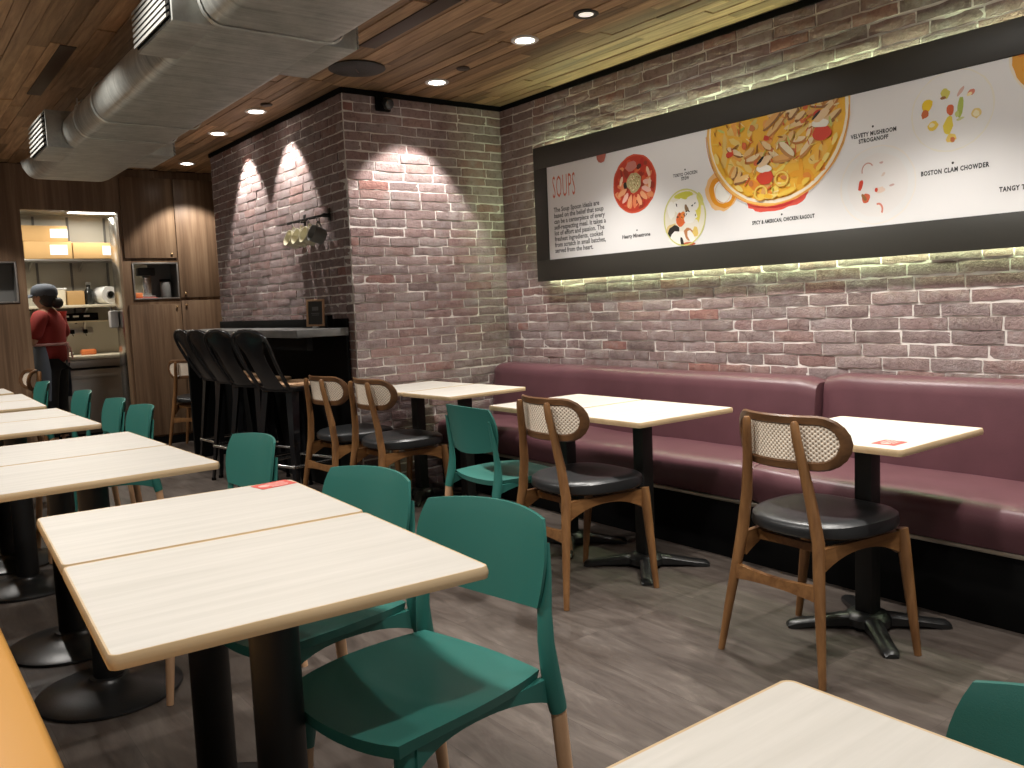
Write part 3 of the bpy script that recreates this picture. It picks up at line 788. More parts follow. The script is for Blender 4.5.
def sticker(x, y, rot, w, d, lab, TH=.75):
    t = empty('safety_sticker', lab, 'sticker', (x, y, TH), rot)
    MB().loft([[(px, py, z) for px, py in rrect(w, d, .006, 3)] for z in (.0002, .0010)]).build('backing', M['sticker'], t)
    p = MB()
    p.lathe([(.016, .0010), (.016, .0016), (.0001, .0016)], (-w / 2 + .024, 0, 0), 16)
    for k, (a, b) in enumerate(((-.018, .042), (-.018, .036), (-.018, .040), (-.018, .030))): p.box(a, b, d / 2 - .016 - k * .014 - .006, d / 2 - .016 - k * .014, .0010, .0016)
    p.build('print', M['stickertext'], t)
sticker(.968 * LS, 2.545 * LS, math.radians(8), .110, .073, 'red rectangular sticker on the corner of the left table pair', TL)
sticker(2.752, 1.548, math.radians(1), .095, .082, 'red square sticker near the front corner of the right single table')

# ---------------------------------------------------------------- green chairs
def squircle(u, v, k=.5):
    return u * math.sqrt(1 - k * v * v / 2), v * math.sqrt(1 - k * u * u / 2)
def green_chair(label, group, tall=True):
    t = empty('green_chair', label, 'chair', (0, 0, 0), 0, group)
    n = 18; top = []; bot = []
    for j in range(n + 1):
        for i in range(n + 1):
            u, v = -1 + 2 * i / n, -1 + 2 * j / n
            x, y = squircle(u, v, .42)
            hw = .224 + .002 * x; xx = -.236 * (-x) if x < 0 else .230 * x
            z = .437 - .016 * (1 - y * y) * (1 - x * x) + .010 * y * y - .012 * max(0, x) ** 3 + .010 * math.exp(-((x - .30 + .25 * y * y) / .16) ** 2) * (1 - y * y)
            ed = max(abs(u), abs(v)); sk = .050 * max(0, ed - .72) / .28 if False else 0
            top.append((xx * 1.0, y * hw, z)); bot.append((xx * .975, y * hw * .975, z - .014 - (.007 + .004 * (abs(u) ** 6)) * max(0, (ed - .80) / .20) ** 1.5 * 1.0))
    m = n + 1; vs = top + bot; N_ = m * m; fs = []
    for j in range(n):
        for i in range(n):
            a = j * m + i; fs.append((a, a + 1, a + 1 + m, a + m)); fs.append((N_ + a, N_ + a + m, N_ + a + 1 + m, N_ + a + 1))
    ring = [i for i in range(m)] + [j * m + n for j in range(1, m)] + [n * m + i for i in range(n - 1, -1, -1)] + [j * m for j in range(n - 1, 0, -1)]
    for k in range(len(ring)):
        a, b = ring[k], ring[(k + 1) % len(ring)]; fs.append((a, N_ + a, N_ + b, b))
    MB().add(vs, fs).build('seat', M['green'], t, autosm=55)
    # backrest: a wide thin sheet bent around the sitter
    nx, nz = 20, 10; f, b = [], []
    for j in range(nz + 1):
        for i in range(nx + 1):
            u, v = -1 + 2 * i / nx, -1 + 2 * j / nz
            uu, vv = squircle(u, v, .40 if v > 0 else .26)
            y = uu * (.220 - .006 * (vv < 0) * -vv); z = .690 + vv * .107 - .020 * (1 - uu * uu) * (vv < 0) * -vv
            x = -.268 - .030 * (z - .6) / .2 + .062 * uu * uu
            f.append((x + .0045, y, z)); b.append((x - .0045, y, z))
    m = nx + 1; N_ = len(f); fs = []
    for j in range(nz):
        for i in range(nx):
            a = j * m + i; fs.append((a, a + 1, a + 1 + m, a + m)); fs.append((N_ + a, N_ + a + m, N_ + a + 1 + m, N_ + a + 1))
    ring = [i for i in range(m)] + [j * m + nx for j in range(1, nz + 1)] + [nz * m + i for i in range(nx - 1, -1, -1)] + [j * m for j in range(nz - 1, 0, -1)]
    for k in range(len(ring)):
        a, c = ring[k], ring[(k + 1) % len(ring)]; fs.append((a, N_ + a, N_ + c, c))
    MB().add(f + b, fs).build('backrest', M['green'], t, autosm=55)
    for s in (-1, 1):
        # rear upright: flat strip from the back sheet down into a round socket
        u = MB()
        u.tube([(-.250, s * .198, .73), (-.238, s * .203, .66), (-.224, s * .208, .58), (-.219, s * .213, .51), (-.224, s * .217, .445), (-.236, s * .219, .39), (-.243, s * .221, .362)],
               [(.010, .005), (.018, .006), (.021, .009), (.023, .014), (.024, .021), (.0225, .0225), (.0205, .0215)], 14, up=(0, 1, 0))
        # arched bracket along the side of the seat
        rings = []
        for k in range(13):
            q = k / 12; x = -.228 + .388 * q; h = .012 + .040 * (1 - q) ** 4 + .040 * q ** 6
            zc = .428 - .004 * math.sin(q * PI)
            rings.append([(x, s * (.190 + .016 * (1 - q) ** 3 + dy), zz) for dy, zz in ((-.008, zc), (.012, zc), (.010, zc - h), (-.006, zc - h))])
        u.loft(rings)
        u.build('upright', M['green'], t)
        MB().tube([(-.2425, s * .221, .366), (-.260, s * .226, .20), (-.292, s * .234, 0)], [.0185, .0180, .0125], 16).build('leg', M['legwood'], t)
        sock = MB().tube([(.165, s * .172, .428), (.170, s * .174, .37), (.176, s * .177, .325)], [.026, .022, .0205], 16).build('socket', M['green'], t)
        MB().tube([(.175, s * .1768, .330), (.188, s * .182, .20), (.210, s * .192, 0)], [.0185, .0180, .0125], 16).build('leg', M['legwood'], t)
    if tall:
        for k in kids(t):
            for v in k.data.vertices:
                x, y, z = v.co; v.co = (x * LS, y * LS, z * .499 / .44 if z < .44 else .499 + (z - .44) * LS)
    return t
GG = 'green chairs along the left tables'
g0 = green_chair('nearest green chair, pulled up to the front of the left foreground table', GG)
def place(o, x, y, deg): o.location = (x, y, 0); o.rotation_euler = (0, 0, math.radians(deg))
place(g0, .918 * LS, 1.650 * LS, 189.7)
for x, y, d, lab, g in (
    (.925, 2.265, 188., 'green chair at the red-stickered table, behind the nearest green chair', GG),
    (.95, 3.32, 183., 'green chair seen past the red sticker, at the front table of the second pair', GG),
    (.95, 5.06, 182., 'green chair pulled up to the front table of the third left pair', GG),
    (.94, 5.66, 181., 'green chair pulled up to the rear table of the third left pair', GG),
    (.925, 6.56, 182., 'green chair pulled up to the front table of the fourth left pair', GG),
    (.885, 7.98, 182., 'farthest green chair, below the kitchen worker', GG),
    (.815, .29, 180., 'green chair whose backrest is cut off at the lower right corner of the photo', GG)):
    dup(g0, (x * LS, y * LS, 0), math.radians(d), lab, g)

g9 = green_chair('green chair between the wooden chairs, facing the burgundy banquette', None, False)
place(g9, 2.545, 3.435, -3.)
# ---------------------------------------------------------------- wooden chairs with cane backs
def stadium(w, h, n=10):
    r = h / 2; p = []
    for k in range(n + 1): a = -PI / 2 + PI * k / n; p.append((w / 2 - r + r * math.cos(a), r * math.sin(a)))
    for k in range(n + 1): a = PI / 2 + PI * k / n; p.append((-w / 2 + r + r * math.cos(a), r * math.sin(a)))
    return p
def cane_chair(label, group):
    t = empty('cane_back_chair', label, 'chair', (0, 0, 0), 0, group)
    # padded seat
    rings = []; n = 40
    def outl(s, z, dz=0.):
        p = []
        for k in range(n):
            a = 2 * PI * k / n; c, q = math.cos(a), math.sin(a)
            e = 2.7; r = (abs(c) ** e + abs(q) ** e) ** (-1 / e)
            x = .232 * r * c * s; y = (.225 + .012 * c) * r * q * s
            p.append((x + .005, y, z + .016 + dz * (x / .23) ** 2 + .012 * (y / .22) ** 2 * (1 if z > .43 else 0)))
        return p
    for s, z in ((.80, .408), (.95, .411), (.99, .418), (1.0, .430), (.985, .444), (.93, .455), (.80, .460), (.55, .4585), (.30, .456), (.05, .455)): rings.append(outl(s, z, .004))
    MB().loft(rings).build('seat_pad', M['leather'], t)
    lean = lambda z: -.225 - .045 * max(0, (z - .42) / .42) ** 1.1
    for s in (-1, 1):
        MB().tube([(-.290, s * .215, 0), (-.268, s * .194, .16), (-.243, s * .170, .33), (-.228, s * .158, .43), (-.232, s * .135, .55), (-.246, s * .117, .66), (-.262, s * .104, .75), (-.268, s * .099, .800), (-.269, s * .098, .810)],
                  [.0125, .017, .0205, .022, .0205, .018, .0165, .015, .009], 14, flat=.9).build('rear_leg', M['teak'], t)
        MB().tube([(.185, s * .250, 0), (.183, s * .222, .20), (.182, s * .196, .385), (.181, s * .192, .418)], [.0125, .0185, .0225, .021], 14).build('front_leg', M['teak'], t)
        # side rail: arched under the seat, deep at both ends
        lo, hi = [], []
        for k in range(15):
            q = k / 14; x = -.225 + .40 * q; hi.append((x, .412)); lo.append((x, .412 - .028 - .052 * (abs(2 * q - 1) ** 2.2)))
        poly = hi + lo[::-1]; nn = len(poly); vs = []
        for off in (-.011, .011):
            vs += [(x, s * (.158 + .030 * (x + .225) / .41) + off, z) for x, z in poly]
        mb = MB(); fs = [(i, (i + 1) % nn, nn + (i + 1) % nn, nn + i) for i in range(nn)]
        h = len(hi)
        for k in range(h - 1):
            a, b, c, d = k, k + 1, nn - 2 - k, nn - 1 - k
            fs += [(d, c, b, a), (nn + a, nn + b, nn + c, nn + d)]
        mb.add(vs, fs, 0, True).build('side_rail', M['teakh'], t, autosm=50)
    def cross(x, yh, zt, dep, arch, th, name):
        hi, lo = [], []
        for k in range(13):
            q = -1 + k / 6; hi.append((yh * q, zt - arch * (1 - q * q) * .7)); lo.append((yh * q, zt - dep + arch * .6 * (1 - q * q)))
        nn = 26; poly = hi + lo[::-1]; vs = [(x - th, y, z) for y, z in poly] + [(x + th, y, z) for y, z in poly]
        fs = [(i, (i + 1) % nn, nn + (i + 1) % nn, nn + i) for i in range(nn)]
        for k in range(12):
            a, b, c, d = k, k + 1, nn - 2 - k, nn - 1 - k; fs += [(a, b, c, d), (nn + d, nn + c, nn + b, nn + a)]
        MB().add(vs, fs, 0, True).build(name, M['teakh'], t, autosm=50)
    cross(.178, .182, .408, .050, .012, .010, 'front_rail')
    cross(-.150, .150, .405, .030, .004, .010, 'rear_rail')
    cross(-.252, .172, .305, .052, .016, .010, 'stretcher')
    # bent back frame: stadium ring, curved round the sitter
    def bend(y, z): return (-.246 - .10 * (z - .74) + .080 * (abs(y) / .21) ** 2, y, z)
    zc, wv, hv = .738, .465, .176
    so, si = stadium(wv, hv), stadium(wv - .062, hv - .062)
    sm, sq = stadium(wv - .010, hv - .010), stadium(wv - .052, hv - .052)
    def ringp(p, dx): return [(lambda b: (b[0] + dx, b[1], b[2]))(bend(y, zc + z)) for y, z in p]
    # refine long edges of the stadium so that they follow the bend
    def fine(p):
        out = []
        for k in range(len(p)):
            a, b = p[k], p[(k + 1) % len(p)]; m = max(1, int(math.hypot(b[0] - a[0], b[1] - a[1]) / .025))
            m = 14 if m > 3 else 1
            out += [(a[0] + (b[0] - a[0]) * j / m, a[1] + (b[1] - a[1]) * j / m) for j in range(m)]
        return out
    so, si, sm, sq = map(fine, (so, si, sm, sq))
    R_ = [ringp(so, 0), ringp(sm, .010), ringp(sq, .011), ringp(si, .004), ringp(si, -.004), ringp(sq, -.010), ringp(sm, -.009)]
    mb = MB(); n = len(so); vs = [p for r in R_ for p in r]; fs = []
    for i in range(7):
        for j in range(n):
            fs.append((i * n + j, i * n + (j + 1) % n, ((i + 1) % 7) * n + (j + 1) % n, ((i + 1) % 7) * n + j))
    mb.add(vs, fs).build('back_frame', M['teakd'], t)
    # cane panel inside the ring
    h2 = hv / 2 - .029; w2 = wv / 2 - .029; nx, nz = 26, 6; F_, B_ = [], []
    for i in range(nx + 1):
        y = -w2 + 2 * w2 * i / nx; r = h2; e = max(0, abs(y) - (w2 - r)); hh = math.sqrt(max(0, r * r - e * e))
        for j in range(nz + 1):
            z = -hh + 2 * hh * j / nz; b = bend(y, zc + z); F_.append((b[0] + .003, b[1], b[2])); B_.append((b[0] - .003, b[1], b[2]))
    m = nz + 1; k0 = len(F_); fs = []
    for i in range(nx):
        for j in range(nz):
            a = i * m + j; fs += [(a, a + 1, a + 1 + m, a + m), (k0 + a, k0 + a + m, k0 + a + m + 1, k0 + a + 1)]
    MB().add(F_ + B_, fs).build('cane_panel', M['cane'], t)
    for k in kids(t): k.data.transform(Matrix.Diagonal((1, 1, 1.058, 1)))
    return t
WG = 'wooden cane-back chairs'
w0 = cane_chair('wooden cane-back chair with black seat at the single table on the right', WG)
place(w0, 2.652, 1.745, -3.5)
for x, y, d, lab in (
    (2.52, 2.855, -3., 'wooden cane-back chair with black seat at the middle table pair'),
    (2.55, 4.56, 2., 'wooden cane-back chair at the far table pair, the right one of two side by side'),
    (2.49, 5.07, 4., 'wooden cane-back chair at the far table pair, the left one of two side by side'),
    (2.585, 8.60, 50., 'small far wooden chair behind the bar stools, in front of the walnut wall'),
    (.93, 8.62, 180., 'wooden chair top showing above the tables below the kitchen doorway')):
    dup(w0, (x, y, 0), math.radians(d), lab)

# ---------------------------------------------------------------- bar counter and stools
bar = empty('bar_counter', 'dark bar counter with a grey top along the brick recess', 'counter', (2.45, 6.6, 0))
BX, BY = 2.45, 6.6
MB().box(2.255 - BX, XC - .014 - BX, 5.335 - BY, 7.94 - BY, 1.108, 1.160, 0, .004).build('counter_top', M['stonetop'], bar)
MB().box(XC - .034 - BX, XC - .014 - BX, 5.345 - BY, 7.94 - BY, 0, 1.107).build('back_panel', M['black'], bar)
MB().box(2.30 - BX, XC - .035 - BX, 7.90 - BY, 7.94 - BY, 0, 1.107).build('end_panel', M['black'], bar)
MB().box(2.33 - BX, 2.37 - BX, 5.36 - BY, 7.90 - BY, 1.02, 1.107).build('apron_rail', M['black'], bar)
MB().box(XC - .026 - BX, XC - .013 - BX, 5.335 - BY, 7.94 - BY, 1.161, 1.222, 0, .002).build('backsplash', M['black'], bar)

def bar_stool(label, group):
    t = empty('bar_stool', label, 'stool', (0, 0, 0), 0, group)
    sz = .800
    pan = [[(x, y, z) for x, y in rrect(w, w, .045)] for w, z in ((.325, sz - .040), (.335, sz - .030), (.335, sz - .012), (.32, sz - .008))]
    MB().loft(pan).build('seat_pan', M['stool'], t)
    pad = [[(x, y, z) for x, y in rrect(w, w, .05)] for w, z in ((.30, sz - .010), (.312, sz - .004), (.312, sz + .008), (.296, sz + .014), (.15, sz + .011), (.03, sz + .010))]
    MB().loft(pad).build('seat_pad', M['legwood'], t)
    for sx in (-1, 1):
        for sy in (-1, 1):
            P0, P1 = Vector((sx * .150, sy * .150, sz - .020)), Vector((sx * .215, sy * .215, 0))
            mb = MB(); rings = []
            for q, w in ((0, .062), (.35, .05), (.75, .036), (1, .026)):
                p = P0.lerp(P1, q); e = .004
                rings.append([(p.x, p.y, p.z), (p.x - sx * w, p.y, p.z), (p.x - sx * w, p.y - sy * e, p.z), (p.x - sx * e, p.y - sy * e, p.z), (p.x - sx * e, p.y - sy * w, p.z), (p.x, p.y - sy * w, p.z)])
            mb.loft(rings, sm=False); lg = mb.build('leg', M['stool'], t)
            MB().lathe([(.016, 0), (.018, .004), (.016, .022), (.010, .024)], n=12).build('foot_cap', M['black'], lg, (P1.x - sx * .010, P1.y - sy * .010, -.0005))
    r = .190
    for a, b in (((-r, -r), (r, -r)), ((r, -r), (r, r)), ((r, r), (-r, r)), ((-r, r), (-r, -r))):
        MB().tube([(a[0], a[1], .27), (b[0], b[1], .27)], .011, 10).build('foot_rest', M['chrome'], t)
    # tall raked back: bent tube hoop and a wide centre splat
    zb, zt, xb, xt = sz - .020, 1.172, -.165, -.365
    def X(z): q = (z - zb) / (zt - zb); return xb + (xt - xb) * q - .02 * math.sin(q * PI)
    hoop = []
    for k in range(7): z = zb + (1.06 - zb) * k / 6; hoop.append((-.150 - .025 * k / 6, z))
    for k in range(1, 12): a = PI - PI * k / 12; hoop.append((.175 * math.copysign(abs(math.cos(a)) ** .8, math.cos(a)), 1.06 + (zt - 1.06) * math.sin(a) ** .7))
    for k in range(6, -1, -1): z = zb + (1.06 - zb) * k / 6; hoop.append((.150 + .025 * k / 6, z))
    MB().tube([(X(z), y, z) for y, z in hoop], .0125, 10, up=(1, 0, 0)).build('back_hoop', M['stool'], t)
    F_, B_ = [], []; nx, nz = 8, 14
    for j in range(nz + 1):
        z = zb - .005 + (zt - .004 - zb) * j / nz; q = j / nz
        hw = .100 - .012 * math.sin(q * PI) + (.068 * max(0, (q - .62) / .38) ** 1.0)
        hw = min(hw, max(.03, .172 * math.sqrt(max(0, 1 - max(0, (z - 1.06) / (zt - 1.06)) ** 2.6))))
        for i in range(nx + 1):
            y = -hw + 2 * hw * i / nx; F_.append((X(z) + .002 - .008 * (1 - (2 * i / nx - 1) ** 2), y, z)); B_.append((F_[-1][0] - .004, y, z))
    m = nx + 1; k0 = len(F_); fs = []
    for j in range(nz):
        for i in range(nx): a = j * m + i; fs += [(a, a + 1, a + 1 + m, a + m), (k0 + a, k0 + a + m, k0 + a + m + 1, k0 + a + 1)]
    ring = [i for i in range(m)] + [j * m + nx for j in range(1, nz + 1)] + [nz * m + i for i in range(nx - 1, -1, -1)] + [j * m for j in range(nz - 1, 0, -1)]
    for k in range(len(ring)):
        a, c = ring[k], ring[(k + 1) % len(ring)]; fs.append((a, k0 + a, k0 + c, c))
    MB().add(F_ + B_, fs).build('splat', M['stool'], t)
    return t
SG = 'black high-backed bar stools at the counter'
s0 = bar_stool('nearest of the four black bar stools in a row at the counter', SG)
SX = 2.29
place(s0, SX, 5.52, 17)
for x, y, rz, lab in ((SX, 6.08, 16, 'second of the four black bar stools from the near end of the counter'), (2.31, 6.54, 9, 'third of the four black bar stools from the near end of the counter'), (2.34, 6.99, 4, 'farthest of the four black bar stools, by the walnut cupboards')):
    dup(s0, (x, y, 0), math.radians(rz), lab)

# framed sign on the counter
fs_ = empty('menu_stand', 'small wood-framed black sign standing on the bar counter against the brick', 'sign', (2.535, 5.66, 1.1605), .75)
mb = MB()
for a, b, c, d in ((-.066, .066, 0, .014), (-.066, .066, .176, .19), (-.066, -.052, .014, .176), (.052, .066, .014, .176)): mb.box(-.008, .008, a, b, c, d, 0, .002)
f = mb.build('frame', M['legwood'], fs_, (0, 0, .012)); f.rotation_euler = (0, .10, 0)
b_ = MB().box(-.002, .006, -.053, .053, .013, .177).build('black_face', M['board'], f)
MB().box(-.0035, -.0015, -.022, .024, .112, .138).box(-.0035, -.0015, -.030, .030, .090, .094).box(-.0035, -.0015, -.026, .026, .078, .082).build('lettering', M['ovalgrey'], f)
MB().box(-.014, .014, -.02, .02, 0, .013, 0, .002).build('foot', M['white'], fs_)
tag(MB().box(-.02, .02, -.022, .022, 0, .075, 0, .003).box(-.021, .021, -.020, .020, .072, .088, 0, .004).build('small_box', M['black'], None, (2.565, 5.505, 1.1605)), 'small black box beside the framed sign on the bar counter', 'box')

# rail of mugs on the brick
rail = empty('mug_rail', 'black wall rail with hooks above the bar counter', 'rack', (XC - .014, 5.835, 1.93))
MB().box(-.055, -.043, -.33, .31, -.008, .010, 0, .003).build('bar', M['blackmetal'], rail)
for y in (-.31, .10): MB().box(-.050, -.001, y - .012, y + .012, -.012, .014, 0, .002).box(-.006, -.001, y - .02, y + .02, -.035, .05, 0, .002).build('wall_bracket', M['blackmetal'], rail)
MUGY = (-.225, -.085, .055, .195)
for y in MUGY: MB().tube([(-.049, y, .0), (-.060, y, -.012), (-.060, y, -.034), (-.054, y, -.044), (-.045, y, -.040), (-.043, y, -.030)], .0035, 8).build('hook', M['steel'], rail)
def mug(y, mat, lab):
    """enamel mug hung by its handle, mouth turned to the room"""
    t = empty('hanging_mug', lab, 'mug', (XC - .014 - .052, 5.835 + y, 1.93 - .036), 0, 'enamel mugs hanging from the wall rail')
    b = MB(); prof = [(.001, 0), (.050, 0), (.056, .006), (.058, .09), (.060, .094), (.056, .094), (.053, .088), (.051, .010), (.001, .007)]
    b.lathe(prof, n=28); o = b.build('cup', mat, t); o.location = (.004, .045, -.110); o.rotation_euler = (0, -PI / 2 + .35, 0); o.location = (.036, .0, -.105)
    h = MB().tube([(0, 0, .004), (-.008, 0, -.010), (-.006, 0, -.030), (.004, 0, -.046)], .0055, 8).tube([(0, 0, .004), (.010, 0, -.006), (.022, 0, -.030), (.026, 0, -.048)], .0055, 8).build('handle', mat, t)
for y, mt, lab in ((.195, 'enamel', 'cream enamel mug at the left end of the wall rail'), (.055, 'enamel', 'second cream enamel mug from the left on the wall rail'), (-.085, 'enamel', 'cream enamel mug next to the dark one on the wall rail'), (-.225, 'enamelgrey', 'dark grey enamel mug at the right end of the wall rail')):
    mug(y, M[mt], lab)

# ---------------------------------------------------------------- kitchen behind the doorway
KY = 10.75
struct(MB().box(DX0 - .9, DX1 + 1.4, KY, KY + .06, 0, 2.73).build('wall_kitchen', M['tile']))
struct(MB().box(DX0 - .96, DX0 - .90, YF + T, KY, 0, 2.73).build('wall_kitchen_left', M['tile']))
struct(MB().box(DX1 + 1.34, DX1 + 1.40, YF + T, KY, 0, 2.73).build('wall_kitchen_right', M['tile']))
struct(MB().box(DX0 - .96, DX1 + 1.40, YF + T + .001, KY + .06, 2.46, 2.52).build('ceiling_kitchen', M['tile']))
kl = empty('kitchen_light', 'bright ceiling light at the top right inside the kitchen doorway', 'ceiling light', (2.10, 10.15, 2.455))
MB().box(-.28, .28, -.10, .10, -.022, 0, 0, .004).build('housing', M['white'], kl)
MB().box(-.26, .26, -.085, .085, -.027, -.0225).build('diffuser', M['tubelamp'], kl)
# polished steel panel lining the right side of the doorway
sp2 = empty('steel_panel', 'polished steel lining on the right side of the kitchen doorway', 'panel', (DX1 + .05, 9.42, 0))
MB().box(-.045, -.035, -.265, .06, .02, 2.30, 0, .002).build('sheet', M['chrome'], sp2)
MB().box(-.048, -.032, -.272, -.262, .02, 2.30, 0, .002).build('edge_strip', M['steel'], sp2)
# work counter with a fridge below
kc = empty('kitchen_counter', 'white-topped steel counter inside the kitchen', 'counter', (1.95, KY - .32, 0))
MB().box(-.95, .75, -.30, .31, .865, .905, 0, .004).build('counter_top', M['cream'], kc)
MB().box(-.95, .75, -.28, .31, .78, .862, 0, .003).build('front_rail', M['steel'], kc)
for x in (-.92, .72): MB().box(x - .02, x + .02, -.27, -.23, 0, .78).build('leg', M['steel'], kc)
fr = empty('undercounter_fridge', 'grey steel undercounter fridge below the kitchen counter', 'fridge', (1.93, KY - .30, 0))
MB().box(-.30, .30, -.24, .27, .06, .765, 0, .006).build('cabinet', M['ovalgrey'], fr)
d = MB().box(-.295, .295, -.275, -.242, .10, .755, 0, .008).build('door', M['steel'], fr)
MB().box(-.26, .26, -.300, -.276, .66, .70, 0, .005).build('handle', M['steel'], d)
for x in (-.26, .26):
    for y in (-.2, .22): MB().lathe([(.018, 0), (.018, .062)], n=12).build('foot', M['black'], fr, (x, y, 0))
# shelves
def shelf(z, lab, d=.34, th=.025, mat='steel'):
    t = empty('kitchen_shelf', lab, 'shelf', (1.95, KY - d / 2 - .002, z), 0)
    MB().box(-.95, .75, -d / 2, d / 2, -th, 0, 0, .003).build('board', M[mat], t)
    for x in (-.45, .05, .55): MB().extrude([(d / 2, -th), (d / 2, -th - .10), (d / 2 - .02, -th - .10), (-d / 2 + .06, -th)], 'x', x - .008, x + .008).build('bracket', M['steel'], t)
shelf(1.96, 'upper kitchen shelf carrying the cardboard boxes'); shelf(1.46, 'lower kitchen shelf with jars and tubs', .34, .03, 'cream')
shelf(1.285, 'narrow shelf with black switches just above the kitchen counter', .16, .02, 'cream')
for x in (1.58, 1.92, 2.3): struct(MB().box(x - .012, x + .012, KY - .012, KY - .001, 1.25, 2.44).build('trim_kitchen', M['ovalgrey']))
def carton(x, y, z, w, d, h, lab, lx):
    t = empty('cardboard_box', lab, 'box', (x, y, z), 0, 'cardboard boxes on the upper kitchen shelf')
    MB().box(-w / 2, w / 2, -d / 2, d / 2, 0, h, 0, .004).build('carton', M['cardboard'], t)
    MB().box(lx - .085, lx + .085, -d / 2 - .002, -d / 2 - .0003, h * .22, h * .80).build('paper_label', M['paper'], t)
    MB().box(-w / 2 + .002, w / 2 - .002, -.025, .025, h - .0005, h + .0008).build('tape', M['cream'], t)
carton(1.655, KY - .20, 1.961, .46, .30, .185, 'lower left cardboard box with a white label on the kitchen shelf', .10)
carton(1.625, KY - .20, 2.148, .46, .28, .165, 'top cardboard box of the stack of two on the kitchen shelf', .145)
carton(2.115, KY - .20, 1.961, .44, .30, .175, 'single cardboard box at the right end of the kitchen shelf', .16)
# things on the lower shelf
def lid_tub(x, w, h, lab, mat, lidmat):
    t = empty('food_tub', lab, 'tub', (x, KY - .18, 1.461))
    MB().loft([[(px, py, z) for px, py in rrect(ww, ww, .02)] for ww, z in ((w * .9, 0), (w, h))]).build('tub', M[mat], t)
    MB().box(-w / 2 - .004, w / 2 + .004, -w / 2 - .004, w / 2 + .004, h, h + .018, 0, .005).build('lid', M[lidmat], t)
lid_tub(1.60, .13, .12, 'white tub behind the worker on the lower kitchen shelf', 'white', 'cream')
lid_tub(1.745, .13, .17, 'tall pale tub in the middle of the lower kitchen shelf', 'cream', 'white')
tag(MB().box(-.085, .085, -.07, .07, 0, .155, 0, .004).build('tan_box', M['cardboard'], None, (1.90, KY - .19, 1.461)), 'small plain tan box standing on the lower kitchen shelf', 'box')
bl = empty('blender', 'dark green bottle-like jar beside the tan box on the kitchen shelf', 'jar', (2.045, KY - .18, 1.461))
MB().lathe([(.05, 0), (.055, .01), (.055, .12), (.04, .16), (.022, .185), (.022, .22)], n=20).build('jar', M['glassdark'], bl)
MB().lathe([(.024, .221), (.026, .225), (.026, .25), (.001, .252)], n=16).build('cap', M['enamelgrey'], bl)
bl.name = 'dark_bottle'; bl['category'] = 'bottle'; bl['label'] = 'dark bottle beside the tan box on the lower kitchen shelf'
rl = empty('film_roll', 'big white roll of film standing on edge at the right of the lower kitchen shelf', 'roll', (2.215, KY - .17, 1.461 + .10))
o = MB().lathe([(.045, -.10), (.098, -.10), (.098, .10), (.045, .10), (.045, -.10)], n=32, cap=False).build('film', M['white'], rl); o.rotation_euler = (PI / 2, 0, .35)
o = MB().lathe([(.040, -.115), (.0445, -.115), (.0445, .115), (.040, .115), (.040, -.115)], n=24, cap=False).build('core', M['ovalgrey'], rl); o.rotation_euler = (PI / 2, 0, .35)
# switch box on the narrow shelf, socket plate and plugs on the wall
sw = empty('switch_box', 'black box with a row of white switches under the lower kitchen shelf', 'switch box', (1.93, KY - .085, 1.2855))
MB().box(-.20, .20, -.06, .06, 0, .085, 0, .005).build('case', M['black'], sw)
for x in (-.13, -.03, .08): MB().box(x - .03, x + .03, -.063, -.0605, .04, .06, 0, .001).build('switch', M['white'], sw)
so = empty('socket_plate', 'grey double socket plate with two plugs above the kitchen counter', 'socket', (1.93, KY, 1.165))
MB().box(-.16, .16, -.012, -.001, -.035, .042, 0, .003).build('plate', M['steel'], so)
for x in (-.06, .075):
    p = MB().box(x - .022, x + .022, -.045, -.0125, -.024, .022, 0, .006).build('plug', M['black'], so)
    MB().tube([(x, -.04, -.02), (x, -.05, -.04), (x + .004, -.06, -.049)], .004, 8).build('cord', M['black'], p)
tag(MB().box(-.075, .075, -.05, .05, 0, .055, 0, .012).box(-.07, .07, -.045, .045, .048, .060, 0, .01).build('orange_tub', M['orange'], None, (1.97, KY - .28, .906)), 'small orange tub on the kitchen counter', 'tub')
tag(MB().loft([[(x, y, z) for x, y in rrect(w, d_, .02)] for w, d_, z in ((.20, .12, 0), (.24, .15, .03), (.23, .14, .034))]).build('white_tray', M['white'], None, (1.70, KY - .25, .906)), 'low white tray on the kitchen counter beside the worker', 'tray')
dp = empty('soap_dispenser', 'white dispenser with a chrome spout at the right edge of the kitchen doorway', 'dispenser', (DX1 - .012, 9.64, 1.27))
MB().box(-.06, .02, -.05, .05, 0, .17, 0, .015).build('bottle', M['white'], dp)
MB().tube([(-.04, 0, .171), (-.04, 0, .20), (-.07, 0, .205)], .007, 8).build('spout', M['steel'], dp)
dp.location = (DX1 - .019, 9.40, 1.2)

# glazed niches left and right of the doorway
def niche(x0, x1, z0, z1, lab, name='wall_hatch'):
    t = empty(name, lab, 'hatch', ((x0 + x1) / 2, YF, z0)); cx = (x0 + x1) / 2; w = (x1 - x0) / 2; h = z1 - z0; e = .014; mb = MB()
    for a, b, c, d_ in ((-w, w, 0, e), (-w, w, h - e, h), (-w, -w + e, e, h - e), (w - e, w, e, h - e)): mb.box(a, b, -.012, .03, c, d_, 0, .002)
    mb.build('frame', M['steel'], t)
    mb = MB(); mb.box(-w + .001, w - .001, .031, .26, -.001, .006); mb.box(-w + .001, w - .001, .031, .26, h - .006, h); mb.box(-w + .001, -w + .006, .031, .26, .006, h - .006); mb.box(w - .006, w - .001, .031, .26, .006, h - .006)
    mb.build('lining', M['ovalgrey'], t); return t
def hatch_back(t, a, b, h): MB().box(a, b, .25, .26, 0, h).build('back_panel', M['ovalgrey'], t)
